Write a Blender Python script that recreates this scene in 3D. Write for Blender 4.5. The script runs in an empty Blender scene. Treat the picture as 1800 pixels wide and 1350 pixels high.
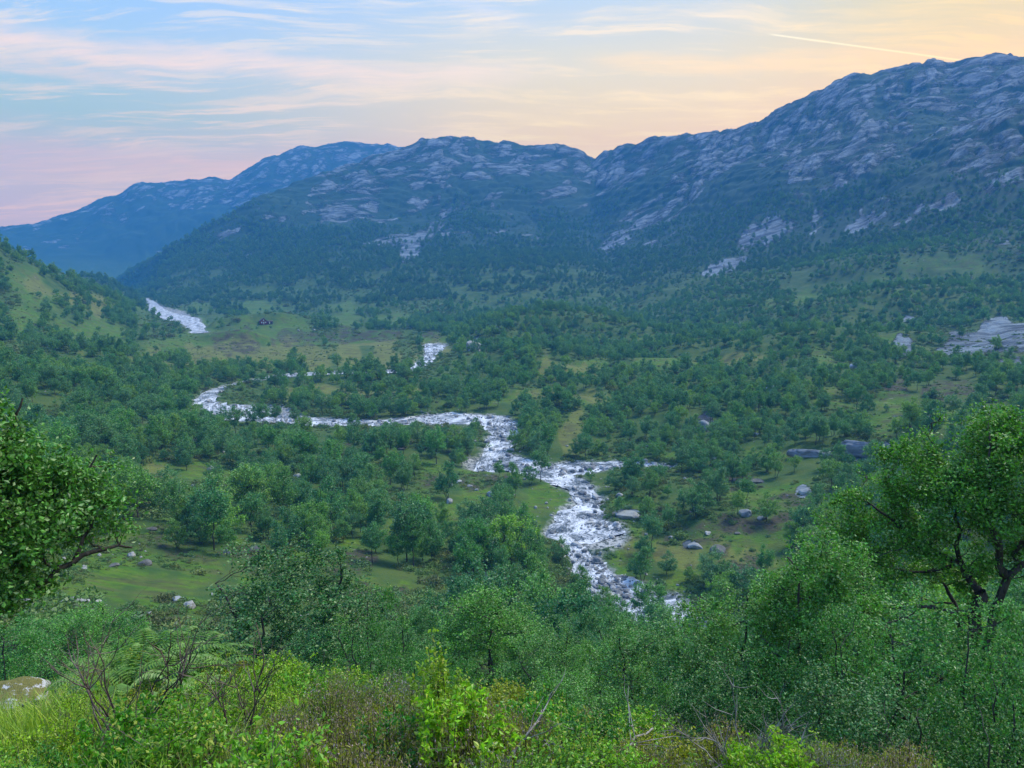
import bpy, math, random
import numpy as np
D = bpy.data
SC = bpy.context.scene
COL = SC.collection
rad = math.radians
# ------------------------------------------------------------------ camera
F = 1300.0                      # focal length in pixels of the 1800 px wide photograph
HOR = 470.0                     # row of the horizon
CAMZ = 60.0                     # metres above the valley floor
PITCH = math.atan((675.0 - HOR) / F)
cam = D.cameras.new('camera'); camo = D.objects.new('camera', cam); COL.objects.link(camo)
cam.sensor_width = 36.0; cam.lens = 36.0 * F / 1800.0
cam.clip_start = 0.05; cam.clip_end = 60000
camo.location = (0, 0, CAMZ); camo.rotation_euler = (math.pi / 2 - PITCH, 0, 0)
SC.camera = camo
SC.render.resolution_x = 1024; SC.render.resolution_y = 768
SC.view_settings.view_transform = 'Standard'; SC.view_settings.look = 'None'
SC.view_settings.exposure = 0.75; SC.view_settings.gamma = 1.0
cy = SC.cycles
cy.use_denoising = True
cy.max_bounces = 5; cy.diffuse_bounces = 3; cy.glossy_bounces = 2; cy.transmission_bounces = 2
cy.transparent_max_bounces = 8; cy.volume_bounces = 1
cy.caustics_reflective = False; cy.caustics_refractive = False

# ------------------------------------------------------------------ node helper
class NT:
    def __init__(s, tree): s.t = tree; s.n = tree.nodes; s.l = tree.links
    def new(s, typ, ins=None, **kw):
        n = s.n.new(typ)
        for k, v in kw.items(): setattr(n, k, v)
        for k, v in (ins or {}).items(): s.put(n, k, v)
        return n
    def put(s, n, k, v):
        i = n.inputs[k]
        if isinstance(v, bpy.types.NodeSocket): s.l.new(v, i)
        elif isinstance(v, bpy.types.Node): s.l.new(v.outputs[0], i)
        else: i.default_value = v
    def m(s, op, a, b=0.0, c=None, clamp=False):
        n = s.n.new('ShaderNodeMath'); n.operation = op; n.use_clamp = clamp
        s.put(n, 0, a); s.put(n, 1, b)
        if c is not None: s.put(n, 2, c)
        return n.outputs[0]
    def vm(s, op, a, b=(0, 0, 0)):
        n = s.n.new('ShaderNodeVectorMath'); n.operation = op
        s.put(n, 0, a); s.put(n, 1, b)
        return n.outputs['Value'] if op in ('DOT_PRODUCT', 'LENGTH') else n.outputs[0]
    def mix(s, f, a, b, bt='MIX'):
        n = s.n.new('ShaderNodeMix'); n.data_type = 'RGBA'; n.blend_type = bt
        s.put(n, 0, f); s.put(n, 6, a if not isinstance(a, tuple) else c4(a)); s.put(n, 7, b if not isinstance(b, tuple) else c4(b))
        return n.outputs[2]
    def ramp(s, f, stops, interp='LINEAR'):
        n = s.n.new('ShaderNodeValToRGB'); s.put(n, 0, f); cr = n.color_ramp; cr.interpolation = interp
        while len(cr.elements) < len(stops): cr.elements.new(0.5)
        for e, (p, c) in zip(cr.elements, stops):
            e.position = p; e.color = c4(c) if isinstance(c, tuple) else (c, c, c, 1)
        return n.outputs[0]
    def ss(s, v, a, b, lo=0.0, hi=1.0):
        n = s.n.new('ShaderNodeMapRange'); n.interpolation_type = 'SMOOTHSTEP'
        s.put(n, 0, v); s.put(n, 1, a); s.put(n, 2, b); s.put(n, 3, lo); s.put(n, 4, hi)
        return n.outputs[0]
    def noise(s, vec, scale, detail=4, rough=0.55, dist=0.0, out=0):
        n = s.n.new('ShaderNodeTexNoise')
        if vec is not None: s.put(n, 'Vector', vec)
        s.put(n, 'Scale', scale); s.put(n, 'Detail', detail); s.put(n, 'Roughness', rough); s.put(n, 'Distortion', dist)
        return n.outputs[out]
    def mapping(s, vec, loc=(0, 0, 0), rot=(0, 0, 0), scale=(1, 1, 1)):
        n = s.n.new('ShaderNodeMapping'); s.put(n, 0, vec); s.put(n, 1, loc); s.put(n, 2, rot); s.put(n, 3, scale)
        return n.outputs[0]
def c4(c): return (c[0], c[1], c[2], 1.0)
def lin(r, g, b): return tuple(((v / 255 + .055) / 1.055) ** 2.4 if v > 10 else v / 255 / 12.92 for v in (r, g, b))

# ------------------------------------------------------------------ picture geometry (photo pixel -> direction)
SP, CP = math.sin(PITCH), math.cos(PITCH)
def dirpx(px, py):
    px = np.asarray(px, float); py = np.asarray(py, float)
    u = (675 - py) / F
    x = (px - 900) / F; y = CP + u * SP; z = -SP + u * CP
    h = np.hypot(x, y)
    return np.arctan2(x, y), z / h
def topx(x, y, z):
    zz = z - CAMZ
    f = y * CP - zz * SP; u = y * SP + zz * CP
    f = np.where(f > 1e-3, f, 1e-3)
    return 900 + F * x / f, 675 - F * u / f
def direc(px, py):
    a, t = dirpx(px, py)
    v = np.array([math.sin(a), math.cos(a), float(t)]); return v / np.linalg.norm(v)

# ------------------------------------------------------------------ world: dusk sky
LAMP_AZ, LAMP_EL = rad(55), rad(56)
W = D.worlds.new('World'); SC.world = W; W.use_nodes = True
def build_world():
    t = NT(W.node_tree); t.n.clear()
    tc = t.new('ShaderNodeTexCoord').outputs['Generated']
    d = t.vm('NORMALIZE', tc)
    sep = t.new('ShaderNodeSeparateXYZ', {0: d})
    x, y, z = sep.outputs
    az = t.m('DIVIDE', x, t.m('MAXIMUM', t.m('SQRT', t.m('ADD', t.m('MULTIPLY', x, x), t.m('MULTIPLY', y, y))), .001))
    el = t.m('MAXIMUM', z, 0.0)
    # position 0..1 = z 0..0.5 and beyond
    e2 = t.m('MULTIPLY', el, 2.0, clamp=True)
    left = t.ramp(e2, [(0.0, lin(190, 180, 220)), (.12, lin(204, 190, 220)), (.22, lin(200, 200, 216)), (.34, lin(158, 198, 228)), (.5, lin(160, 198, 246)), (.75, lin(132, 178, 244)), (1.0, lin(112, 158, 236))])
    mid = t.ramp(e2, [(0.0, lin(238, 190, 170)), (.24, lin(240, 198, 176)), (.36, lin(232, 212, 192)), (.52, lin(218, 214, 206)), (.66, lin(180, 202, 228)), (.8, lin(150, 186, 240)), (1.0, lin(118, 162, 236))])
    right = t.ramp(e2, [(0.0, lin(250, 205, 140)), (.3, lin(250, 204, 140)), (.48, lin(232, 214, 176)), (.62, lin(218, 210, 184)), (.75, lin(204, 206, 196)), (1.0, lin(150, 178, 228))])
    c = t.mix(t.ss(az, -.52, .12), left, mid)
    c = t.mix(t.ss(az, .05, .55), c, right)
    # cirrus: streaks in a high sheet, projected on a plane
    zz = t.m('ADD', t.m('MAXIMUM', z, 0.0), .12)
    pl = t.new('ShaderNodeCombineXYZ', {0: t.m('DIVIDE', x, zz), 1: t.m('DIVIDE', y, zz), 2: 0.0}).outputs[0]
    warp = t.noise(pl, 1.1, 3, .5, out=1)
    pw = t.vm('ADD', pl, t.vm('MULTIPLY', t.vm('SUBTRACT', warp, (.5, .5, .5)), (.42, .42, 0)))
    m1 = t.mapping(pw, rot=(0, 0, rad(-8)), scale=(.55, 2.6, 1))
    n1 = t.noise(m1, 1.5, 10, .66, .08)
    m2 = t.mapping(pw, loc=(3, 7, 0), rot=(0, 0, rad(22)), scale=(.8, 4.2, 1))
    n2 = t.noise(m2, 2.3, 10, .70, .15)
    cl = t.m('ADD', t.m('MULTIPLY', t.ss(n1, .49, .63), .7), t.m('MULTIPLY', t.ss(n2, .50, .64), .75), clamp=True)
    cc = t.mix(t.ss(az, -.4, .25), lin(226, 222, 222), lin(250, 230, 200))
    cc = t.mix(t.ss(az, .2, .6), cc, lin(255, 228, 148))
    cc = t.mix(t.ss(z, .0, .14), lin(244, 206, 196), cc)
    c = t.mix(t.m('MULTIPLY', cl, .95), c, cc)
    # the long pale band on the left, drawn out by the wind
    def band(el0, tilt, wid, azlo, azhi, amt, col, c):
        wob = t.m('MULTIPLY', t.m('SUBTRACT', t.noise(t.mapping(pw, loc=(el0 * 40, 0, 0), scale=(1.2, 1.2, 1)), 1.6, 6, .6), .5), .045)
        ed = t.m('SUBTRACT', t.m('ADD', z, wob), t.m('ADD', t.m('MULTIPLY', az, tilt), el0))
        g = t.m('SUBTRACT', 1.0, t.ss(t.m('ABSOLUTE', ed), 0.0, wid))
        tx = t.ss(t.noise(m2, 3.0, 8, .7), .3, .62)
        g = t.m('MULTIPLY', g, t.m('ADD', .35, t.m('MULTIPLY', tx, .65)))
        g = t.m('MULTIPLY', g, t.ss(az, azlo - .05, azlo + .05)); g = t.m('MULTIPLY', g, t.ss(az, azhi + .1, azhi - .1))
        return t.mix(t.m('MULTIPLY', g, amt), c, col)
    c = band(.238, .01, .022, -.9, .02, .9, lin(244, 226, 222), c)
    c = band(.197, -.03, .010, -.9, -.42, .7, lin(226, 216, 224), c)
    c = band(.128, .02, .030, -.9, .1, .55, lin(238, 208, 200), c)
    c = band(.30, -.22, .013, -.5, .0, .5, lin(214, 218, 238), c)
    c = band(.33, .12, .022, .02, .32, .85, lin(250, 228, 196), c)
    c = band(.255, -.05, .018, .12, .5, .85, lin(255, 224, 170), c)
    c = band(.345, .10, .03, .34, .75, .95, lin(255, 206, 110), c)
    c = t.mix(t.ss(z, .45, .3), c, t.mix(1.0, c, (1.0, .96, .84), 'MULTIPLY'))
    # condensation trail
    a, b = direc(1352, 60), direc(1705, 108)
    n = np.cross(a, b); n /= np.linalg.norm(n); mdir = (a + b); mdir /= np.linalg.norm(mdir)
    dd = t.m('ABSOLUTE', t.vm('DOT_PRODUCT', d, tuple(n)))
    g = t.m('SUBTRACT', 1.0, t.ss(dd, .0002, .0014))
    along = t.vm('DOT_PRODUCT', d, tuple(mdir)); ch = float(np.dot(a, mdir))
    g = t.m('MULTIPLY', g, t.ss(along, ch - .0005, ch + .001))
    c = t.mix(t.m('MULTIPLY', g, .95), c, (1.05, .92, .66))
    # above the frame the evening sky turns to clear blue
    c = t.mix(t.m('MULTIPLY', t.ss(az, .22, .56), .85), c, t.mix(1.0, c, (1.02, .88, .28), 'MULTIPLY'))
    c = t.mix(t.ss(z, .42, .8), c, (.19, .46, 1.05))
    c = t.mix(t.ss(z, .02, -.1), c, (.10, .14, .16))
    # the low sky is far brighter and warmer than it looks through the blue air of the valley
    lowm = t.ss(z, .33, .10)
    c = t.mix(t.m('MULTIPLY', lowm, t.ss(az, -.45, .1)), c, t.mix(1.0, c, (1.55, 1.18, .05), 'MULTIPLY'))
    c = t.mix(t.m('MULTIPLY', lowm, t.ss(az, .1, -.45)), c, t.mix(1.0, c, (1.52, 1.03, .42), 'MULTIPLY'))
    bg1 = t.new('ShaderNodeBackground', {0: c, 1: WS})
    sky = t.new('ShaderNodeTexSky', sky_type='NISHITA', sun_disc=False, sun_elevation=rad(3), sun_rotation=LAMP_AZ, altitude=600)
    bg2 = t.new('ShaderNodeBackground', {0: sky.outputs[0], 1: .05})
    add = t.new('ShaderNodeAddShader', {0: bg1.outputs[0], 1: bg2.outputs[0]})
    t.new('ShaderNodeOutputWorld', {0: add.outputs[0]})
WS = .88
build_world()
W.cycles.sampling_method = 'MANUAL'; W.cycles.sample_map_resolution = 512
sun = D.lights.new('sun', 'SUN'); sky_lampo = D.objects.new('sun', sun); COL.objects.link(sky_lampo)  # added soft lamp lifting the ground like skylight; real sun is behind the ridge
sun.energy = 3.0; sun.angle = rad(22); sun.color = (1.0, .94, .80)
sv = np.array([math.sin(LAMP_AZ) * math.cos(LAMP_EL), math.cos(LAMP_AZ) * math.cos(LAMP_EL), math.sin(LAMP_EL)])
from mathutils import Vector
sky_lampo.rotation_euler = Vector(sv).to_track_quat('Z', 'Y').to_euler()

# ------------------------------------------------------------------ noise
def perlin(x, y, seed=0):
    xi = np.floor(x).astype(np.int64); yi = np.floor(y).astype(np.int64)
    fx = (x - xi).astype(np.float32); fy = (y - yi).astype(np.float32)
    def g(ix, iy, dx, dy):
        h = (ix * 374761393 + iy * 668265263 + seed * 974634777) & 0xffffffff
        h = ((h ^ (h >> 13)) * 1274126177) & 0xffffffff
        h = h ^ (h >> 16)
        a = (h & 0xffff).astype(np.float32) * np.float32(2 * math.pi / 65536)
        return np.cos(a) * dx + np.sin(a) * dy
    u = fx * fx * fx * (fx * (fx * 6 - 15) + 10); v = fy * fy * fy * (fy * (fy * 6 - 15) + 10)
    a = g(xi, yi, fx, fy); b = g(xi + 1, yi, fx - 1, fy)
    c = g(xi, yi + 1, fx, fy - 1); e = g(xi + 1, yi + 1, fx - 1, fy - 1)
    return ((a + (b - a) * u) * (1 - v) + (c + (e - c) * u) * v) * 1.41
def fbm(x, y, lam, octs, seed=0, gain=.5, spacing=None):
    s = 0; a = 1.0
    for k in range(octs):
        L = lam / 2 ** k
        n = perlin(x / L + 17.3 * k, y / L - 9.1 * k, seed + k)
        w = a if spacing is None else a * np.clip(L / spacing / 2 - 1, 0, 1)
        s = s + n * w; a *= gain
    return s
def sst(v, a, b):
    t = np.clip((v - a) / (b - a), 0, 1); return t * t * (3 - 2 * t)

# ------------------------------------------------------------------ terrain: feature curves seen from the look-out, each with its distance
def P(*pts, dz=0.0):
    """(px, py, r): a point seen at px,py standing r metres away"""
    out = []
    for p in pts:
        a, t = dirpx(p[0], p[1]); out.append((float(a), p[2], CAMZ + p[2] * float(t) + dz + (p[3] if len(p) > 3 else 0)))
    return out
def Z(*pts):
    """(px, r, z)"""
    return [(float(dirpx(p[0], 500)[0]), p[1], p[2]) for p in pts]
ROWS = [
    Z((900, .3, 58.3)), Z((0, 2.0, 58.1), (900, 2.0, 57.9), (1800, 2.0, 57.8)),
    P((0, 1222, 6.2, -.12), (120, 1215, 6.2, -.12), (250, 1200, 6, -.12), (400, 1192, 5.6, -.25), (600, 1195, 5.4, -.3), (800, 1225, 5.2, -.3), (900, 1232, 5.0, -.3), (1050, 1262, 4.6, -.3), (1200, 1300, 4.2, -.3), (1400, 1335, 3.6, -.28), (1800, 1375, 3.2, -.28)),
    Z((0, 9.5, 52.3), (900, 9, 52.3), (1800, 7, 54)), Z((0, 14, 50.0), (900, 14, 49.6), (1800, 12, 51.6)), Z((0, 22, 45.4), (900, 22, 44.6), (1800, 20, 48.2)),
    Z((0, 35, 38.6), (900, 35, 37.6), (1200, 38, 33), (1800, 36, 40)),
    P((0, 1100, 58), (450, 1100, 60), (700, 1100, 68), (900, 1100, 76), (1050, 1095, 98), (1180, 1092, 114), (1350, 1100, 112), (1800, 1100, 90)),
    P((0, 1000, 88), (450, 1000, 95), (700, 1000, 101), (900, 1000, 112), (1010, 1000, 137), (1180, 1000, 134), (1350, 1000, 135), (1800, 1000, 125)),
    P((0, 900, 125), (450, 900, 138), (700, 900, 150), (900, 900, 162), (1010, 900, 170), (1180, 900, 168), (1350, 900, 165), (1800, 900, 155)),
    P((0, 850, 150), (450, 850, 172), (900, 850, 191), (1010, 850, 194), (1350, 850, 190), (1800, 850, 180)),
    P((0, 800, 180), (450, 800, 207), (900, 800, 224), (1350, 800, 221), (1800, 800, 208)),
    P((0, 750, 215), (300, 750, 250), (450, 750, 263), (900, 750, 264), (1350, 750, 258), (1800, 750, 240)),
    P((0, 700, 255), (300, 700, 308), (380, 700, 320), (450, 700, 322), (900, 700, 318), (1350, 700, 305), (1800, 700, 290)),
    P((0, 650, 320), (300, 650, 395), (450, 650, 412), (900, 650, 400), (1350, 650, 385), (1800, 650, 360)),
    P((0, 600, 405), (150, 600, 470), (300, 600, 545), (450, 600, 570), (780, 600, 572), (900, 602, 540), (1100, 616, 500), (1200, 616, 500), (1350, 600, 520), (1800, 600, 480)),
    P((0, 500, 560), (60, 512, 570), (150, 543, 600), (220, 562, 650), (270, 568, 745), (330, 566, 790), (450, 565, 790), (600, 565, 785), (780, 572, 730), (900, 567, 700), (1050, 596, 590), (1200, 601, 555), (1350, 582, 600), (1800, 575, 560)),
    P((-150, 330, 640), (0, 432, 680), (60, 462, 700), (130, 492, 740), (200, 522, 800), (255, 546, 870), (300, 541, 1040), (450, 548, 930), (600, 552, 890), (780, 561, 810), (900, 557, 780), (1050, 592, 640), (1200, 598, 600), (1350, 578, 660), (1500, 580, 640), (1800, 570, 620)),
    Z((-150, 900, 80), (0, 900, 40), (130, 950, 22), (200, 1000, 4.5), (262, 1100, 3.5)) + P((300, 505, 1300), (450, 482, 1250), (600, 472, 1200), (780, 470, 1150), (900, 472, 1100), (1100, 502, 1000), (1200, 500, 920), (1350, 484, 900), (1500, 470, 880), (1800, 462, 820)),
    Z((-150, 1500, 15), (0, 1500, 10), (130, 1500, 6), (200, 1500, 4), (240, 1500, 6)) + P((300, 466, 1500), (450, 422, 1550), (600, 390, 1600), (780, 380, 1600), (900, 390, 1550), (1040, 405, 1500), (1200, 390, 1350), (1350, 372, 1250), (1500, 350, 1200), (1640, 322, 1120), (1800, 300, 1080)),
    Z((-150, 1700, 10), (200, 1700, 4), (240, 1700, 8)) + P((300, 451, 1610), (450, 376, 1650), (600, 332, 1760), (780, 300, 1820), (900, 310, 1790), (1040, 336, 1750), (1200, 312, 1560), (1350, 292, 1450), (1500, 262, 1380), (1600, 280, 1330), (1640, 262, 1300), (1700, 236, 1280), (1800, 190, 1280)),
    Z((-150, 1800, 8), (200, 1800, 4), (240, 1800, 12)) + P((300, 445, 1650), (450, 364, 1700), (600, 317, 1850), (780, 280, 1900), (900, 286, 1880), (1040, 308, 1840), (1200, 286, 1680), (1350, 262, 1580), (1500, 215, 1490), (1600, 225, 1450), (1640, 235, 1400, 0), (1700, 238, 1380), (1800, 196, 1380)),
    Z((-150, 2000, 6), (190, 2000, 4)) + P((205, 491, 2000), (230, 478, 1900), (300, 440, 1690), (350, 411, 1690), (400, 382, 1710), (450, 352, 1760), (520, 322, 1880), (560, 310, 1900), (600, 300, 1960), (650, 282, 2000), (700, 266, 2000), (740, 251, 2000), (780, 246, 2000), (815, 245, 2000), (850, 254, 2000), (900, 251, 2000), (950, 256, 2000), (990, 260, 1980), (1020, 270, 1970), (1043, 284, 1950), (1062, 272, 1950), (1100, 262, 1900), (1150, 250, 1850), (1200, 246, 1820), (1250, 243, 1800), (1300, 234, 1780), (1340, 222, 1760), (1370, 206, 1760), (1400, 188, 1760), (1440, 170, 1760), (1480, 146, 1760), (1510, 136, 1760), (1550, 131, 1760), (1600, 119, 1760), (1640, 118, 1760), (1672, 126, 1760), (1700, 113, 1760), (1740, 105, 1760), (1800, 109, 1760), (1900, 100, 1760)),
    Z((0, 2500, 4), (205, 2500, 5), (300, 2300, 50), (700, 2500, 250), (1050, 2500, 230), (1800, 2300, 420)),
    Z((0, 2580, 3), (200, 2580, 5), (400, 2580, 40), (700, 2580, 150), (1800, 2580, 250)),
    P((0, 452, 2850), (150, 430, 2850), (300, 395, 2850), (400, 380, 2850), (480, 345, 2880), (600, 315, 2950), (700, 320, 2950)) + Z((900, 2850, 200), (1800, 2850, 250)),
    P((-150, 420, 3200), (0, 405, 3200), (30, 403, 3200), (60, 399, 3200), (90, 393, 3200), (120, 384, 3200), (150, 373, 3200), (178, 358, 3200), (210, 348, 3200), (232, 332, 3200), (250, 328, 3200), (290, 331, 3200), (340, 327, 3200), (370, 322, 3200), (405, 323, 3200), (420, 311, 3200), (440, 298, 3200), (465, 284, 3200), (500, 277, 3200), (530, 264, 3200), (560, 261, 3200), (585, 257, 3200), (610, 253, 3200), (650, 256, 3200), (700, 264, 3200), (800, 285, 3200), (1000, 310, 3200), (1800, 310, 3200)),
    Z((0, 3700, 120), (1800, 3700, 150)),
]
NAZ = 900; azs = np.concatenate([-np.linspace(math.pi, rad(40), 70)[:-1], np.linspace(-rad(40), rad(40), NAZ), np.linspace(rad(40), math.pi, 70)[1:]])
segs = [(.3, 2, 12), (2, 7, 70), (7, 30, 90), (30, 120, 170), (120, 400, 230), (400, 1000, 260), (1000, 2050, 330), (2050, 2600, 20), (2600, 3300, 120), (3300, 3700, 6)]
rs = np.concatenate([np.geomspace(a, b, n + 1)[:-1] for a, b, n in segs] + [np.array([3700.0])])
def smooth_az(v, k=9):
    ker = np.hanning(k + 2)[1:-1]; ker /= ker.sum()
    p = np.pad(v, k // 2, mode='edge'); return np.convolve(p, ker, 'valid')
RR = []; ZZ = []
for i, row in enumerate(ROWS):
    row = sorted(row); a = [q[0] for q in row]
    r_ = np.interp(azs, a, [q[1] for q in row]); z_ = np.interp(azs, a, [q[2] for q in row])
    k = 41 if i < 22 else 5
    RR.append(smooth_az(r_, k)); ZZ.append(smooth_az(z_, k))
RR = np.array(RR).T; ZZ = np.array(ZZ).T
RR = np.maximum.accumulate(RR, 1) + np.arange(RR.shape[1]) * .01
Z0 = np.empty((len(azs), len(rs)), np.float64)
for i in range(len(azs)):
    x, y = RR[i], ZZ[i]; h = np.diff(x); dl = np.diff(y) / h
    m = np.zeros(len(x)); m[0], m[-1] = dl[0], dl[-1]
    s = dl[:-1] * dl[1:] > 0
    w1 = 2 * h[1:] + h[:-1]; w2 = h[1:] + 2 * h[:-1]
    with np.errstate(divide='ignore', invalid='ignore'):
        mm = (w1 + w2) / (w1 / dl[:-1] + w2 / dl[1:])
    m[1:-1] = np.where(s, mm, 0)
    j = np.clip(np.searchsorted(x, rs) - 1, 0, len(x) - 2); t = np.clip((rs - x[j]) / h[j], 0, 1)
    Z0[i] = (2 * t**3 - 3 * t**2 + 1) * y[j] + (t**3 - 2 * t**2 + t) * h[j] * m[j] + (-2 * t**3 + 3 * t**2) * y[j + 1] + (t**3 - t**2) * h[j] * m[j + 1]
AZ, RG = np.meshgrid(azs, rs, indexing='ij')
X = np.sin(AZ) * RG; Y = np.cos(AZ) * RG
def bump(Zm, px, r, h, sx, sy, rot=0):
    a = float(dirpx(px, 560)[0]); cx, cy_ = math.sin(a) * r, math.cos(a) * r
    dx, dy = X - cx, Y - cy_
    ca, sa = math.cos(a + rad(rot)), math.sin(a + rad(rot))
    u = dx * ca - dy * sa; v = dx * sa + dy * ca
    Zm += h * np.exp(-.5 * ((u / sx) ** 2 + (v / sy) ** 2))
for b in [(165, 1200, 38, 38, 110), (462, 690, 10.0, 30, 20), (425, 555, 9.0, 17, 10), (500, 700, 4, 40, 12), (520, 640, 3.0, 30, 14), (640, 610, 3.2, 42, 12), (700, 560, 2.0, 22, 12),
          (950, 590, 13, 42, 42), (1070, 620, 9, 34, 40), (860, 520, 7, 18, 26), (900, 440, 5, 34, 22), (1010, 400, 3, 25, 18), (1330, 470, 6, 40, 26), (1230, 540, 6, 26, 22),
          (1560, 470, 7, 40, 22), (1720, 430, 5, 40, 22), (1250, 268, 3, 22, 10), (1480, 300, 3.5, 30, 12), (1560, 225, 3.5, 22, 8), (1430, 690, 14, 90, 40), (1650, 660, 16, 70, 40),
          (1180, 175, 2.2, 14, 8), (1300, 160, 2.0, 10, 7), (700, 900, 10, 60, 50), (1500, 820, 22, 90, 60), (230, 380, 4, 30, 22), (60, 270, 4, 22, 18), (200, 235, 2.5, 20, 12), (820, 300, 2, 25, 14)]:
    bump(Z0, *b)
def sample(G, x, y):
    a = np.arctan2(x, y); r = np.clip(np.hypot(x, y), rs[0], rs[-1] - 1e-3)
    fi = np.interp(a, azs, np.arange(len(azs))); fj = np.interp(r, rs, np.arange(len(rs)))
    i = np.minimum(fi.astype(int), len(azs) - 2); j = np.minimum(fj.astype(int), len(rs) - 2); u = fi - i; v = fj - j
    return (G[i, j] * (1 - u) + G[i + 1, j] * u) * (1 - v) + (G[i, j + 1] * (1 - u) + G[i + 1, j + 1] * u) * v
def hit(G, px, py, rmin=1.0):
    """where the sight line through a photo pixel meets the ground: x, y, z"""
    a, t = dirpx(px, py); a = float(a); t = float(t)
    fi = np.interp(a, azs, np.arange(len(azs))); i = min(int(fi), len(azs) - 2); u = fi - i
    prof = G[i] * (1 - u) + G[i + 1] * u
    d = prof - (CAMZ + rs * t)
    ok = np.where((d[1:] >= 0) & (rs[1:] > rmin))[0]
    if len(ok) == 0: r = rs[-1]
    else:
        j = ok[0]; d0, d1 = d[j], d[j + 1]
        r = rs[j] + (rs[j + 1] - rs[j]) * (0 if d0 >= 0 else -d0 / (d1 - d0 + 1e-9))
    return np.array([math.sin(a) * r, math.cos(a) * r, CAMZ + r * t])

# ------------------------------------------------------------------ river banks (left bank, right bank), going upstream
MAIN = [((1180, 1110), (1235, 1082)), ((1150, 1087), (1200, 1060)), ((1095, 1068), (1150, 1032)), ((1035, 1045), (1091, 1008)), ((1006, 1005), (1055, 985)),
        ((992, 965), (1042, 962)), ((957, 935), (1105, 932)), ((968, 907), (1068, 907)), ((1009, 886), (1060, 885)), ((990, 860), (1055, 862)), ((955, 848), (1018, 838)), ((900, 832), (938, 806)),
        ((834, 821), (912, 800)), ((848, 780), (908, 775)), ((855, 760), (922, 753)), ((838, 750), (900, 734)), ((800, 748), (850, 725)), ((740, 750), (780, 722)), ((650, 751), (680, 737)), ((560, 750), (575, 734)),
        ((490, 746), (500, 725)), ((415, 741), (438, 710)), ((362, 733), (405, 712)), ((338, 714), (385, 705)), ((345, 692), (384, 694)), ((372, 681), (400, 683)), ((428, 668), (440, 673)), ((500, 657), (505, 664)), ((600, 651), (605, 658)),
        ((680, 649), (692, 657)), ((722, 640), (745, 647)), ((742, 626), (766, 628)), ((747, 603), (787, 605))]
FARR = [((335, 586), (368, 584)), ((330, 580), (362, 577)), ((318, 572), (357, 567)), ((281, 558), (337, 553)), ((262, 543), (296, 539)), ((251, 529), (270, 528)), ((247, 524), (262, 524))]
ARM = [((985, 846), (960, 816)), ((1010, 838), (985, 812)), ((1060, 829), (1040, 810)), ((1100, 822), (1092, 811)), ((1140, 820), (1138, 813)), ((1175, 822), (1174, 816))]
def strip(pairs, sub=6):
    L = np.array([hit(Z0, *p[0]) for p in pairs]); R = np.array([hit(Z0, *p[1]) for p in pairs])
    n = len(pairs); t = np.linspace(0, n - 1, (n - 1) * sub + 1)
    def cr(A):
        out = []
        for tt in t:
            i = min(int(tt), n - 2); u = tt - i
            p0, p1, p2, p3 = A[max(i - 1, 0)], A[i], A[i + 1], A[min(i + 2, n - 1)]
            out.append(.5 * ((2 * p1) + (-p0 + p2) * u + (2 * p0 - 5 * p1 + 4 * p2 - p3) * u * u + (-p0 + 3 * p1 - 3 * p2 + p3) * u ** 3))
        return np.array(out)
    L, R = cr(L), cr(R); M_ = (L + R) / 2; nn = np.arange(len(L)); kk = (.74 + .12 * np.sin(nn * .9) + .07 * np.sin(nn * 2.3 + 1))[:, None]; L = M_ + (L - M_) * kk; R = M_ + (R - M_) * kk
    z = np.minimum(L[:, 2], R[:, 2]); z = np.convolve(np.pad(z, 4, mode='edge'), np.ones(9) / 9, 'valid')
    rng = np.random.default_rng(4)
    return L[:, :2], R[:, :2], z
RIV = [strip(MAIN), strip(FARR), strip(ARM)]
def seg_field(Lb, Rb, z, pmin=.62):
    """signed: smallest distance to the strip's middle line over half width, and water level, on the terrain grid"""
    C = (Lb + Rb) / 2; hw = np.linalg.norm(Lb - Rb, axis=1) / 2
    lo = C.min(0) - 60; hi = C.max(0) + 60
    sel = np.where((X > lo[0]) & (X < hi[0]) & (Y > lo[1]) & (Y < hi[1]) & (np.abs(AZ) < rad(42)))
    x, y = X[sel], Y[sel]
    best = np.full(x.shape, 1e9); wz = np.zeros(x.shape)
    for k in range(len(C) - 1):
        # quad test by parametric: project on middle segment
        d = C[k + 1] - C[k]; L2 = d @ d + 1e-9
        t = np.clip(((x - C[k, 0]) * d[0] + (y - C[k, 1]) * d[1]) / L2, 0, 1)
        # width direction follows the banks
        wv = (Lb[k] - Rb[k])[None] * (1 - t[:, None]) + (Lb[k + 1] - Rb[k + 1])[None] * t[:, None]
        h = np.linalg.norm(wv, axis=1) / 2; nrm = wv / (2 * h[:, None] + 1e-9)
        qx = x - (C[k, 0] + d[0] * t); qy = y - (C[k, 1] + d[1] * t)
        dd = np.hypot(qx, qy); perp = abs(d[0] * nrm[:, 1] - d[1] * nrm[:, 0]) / math.sqrt(L2)
        e = dd - h * np.clip(perp, pmin, 1)
        m = e < best; best[m] = e[m]; wz[m] = (z[k] * (1 - t) + z[k + 1] * t)[m]
    return sel, best, wz
WD = np.full(X.shape, 1e9); WZ = np.zeros(X.shape)
for s_, pm in zip(RIV, (.62, .12, .3)):
    sel, b_, w_ = seg_field(*s_, pm)
    cur = WD[sel]; m = b_ < cur
    a_ = WD[sel]; a_[m] = b_[m]; WD[sel] = a_
    a_ = WZ[sel]; a_[m] = w_[m]; WZ[sel] = a_

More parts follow.
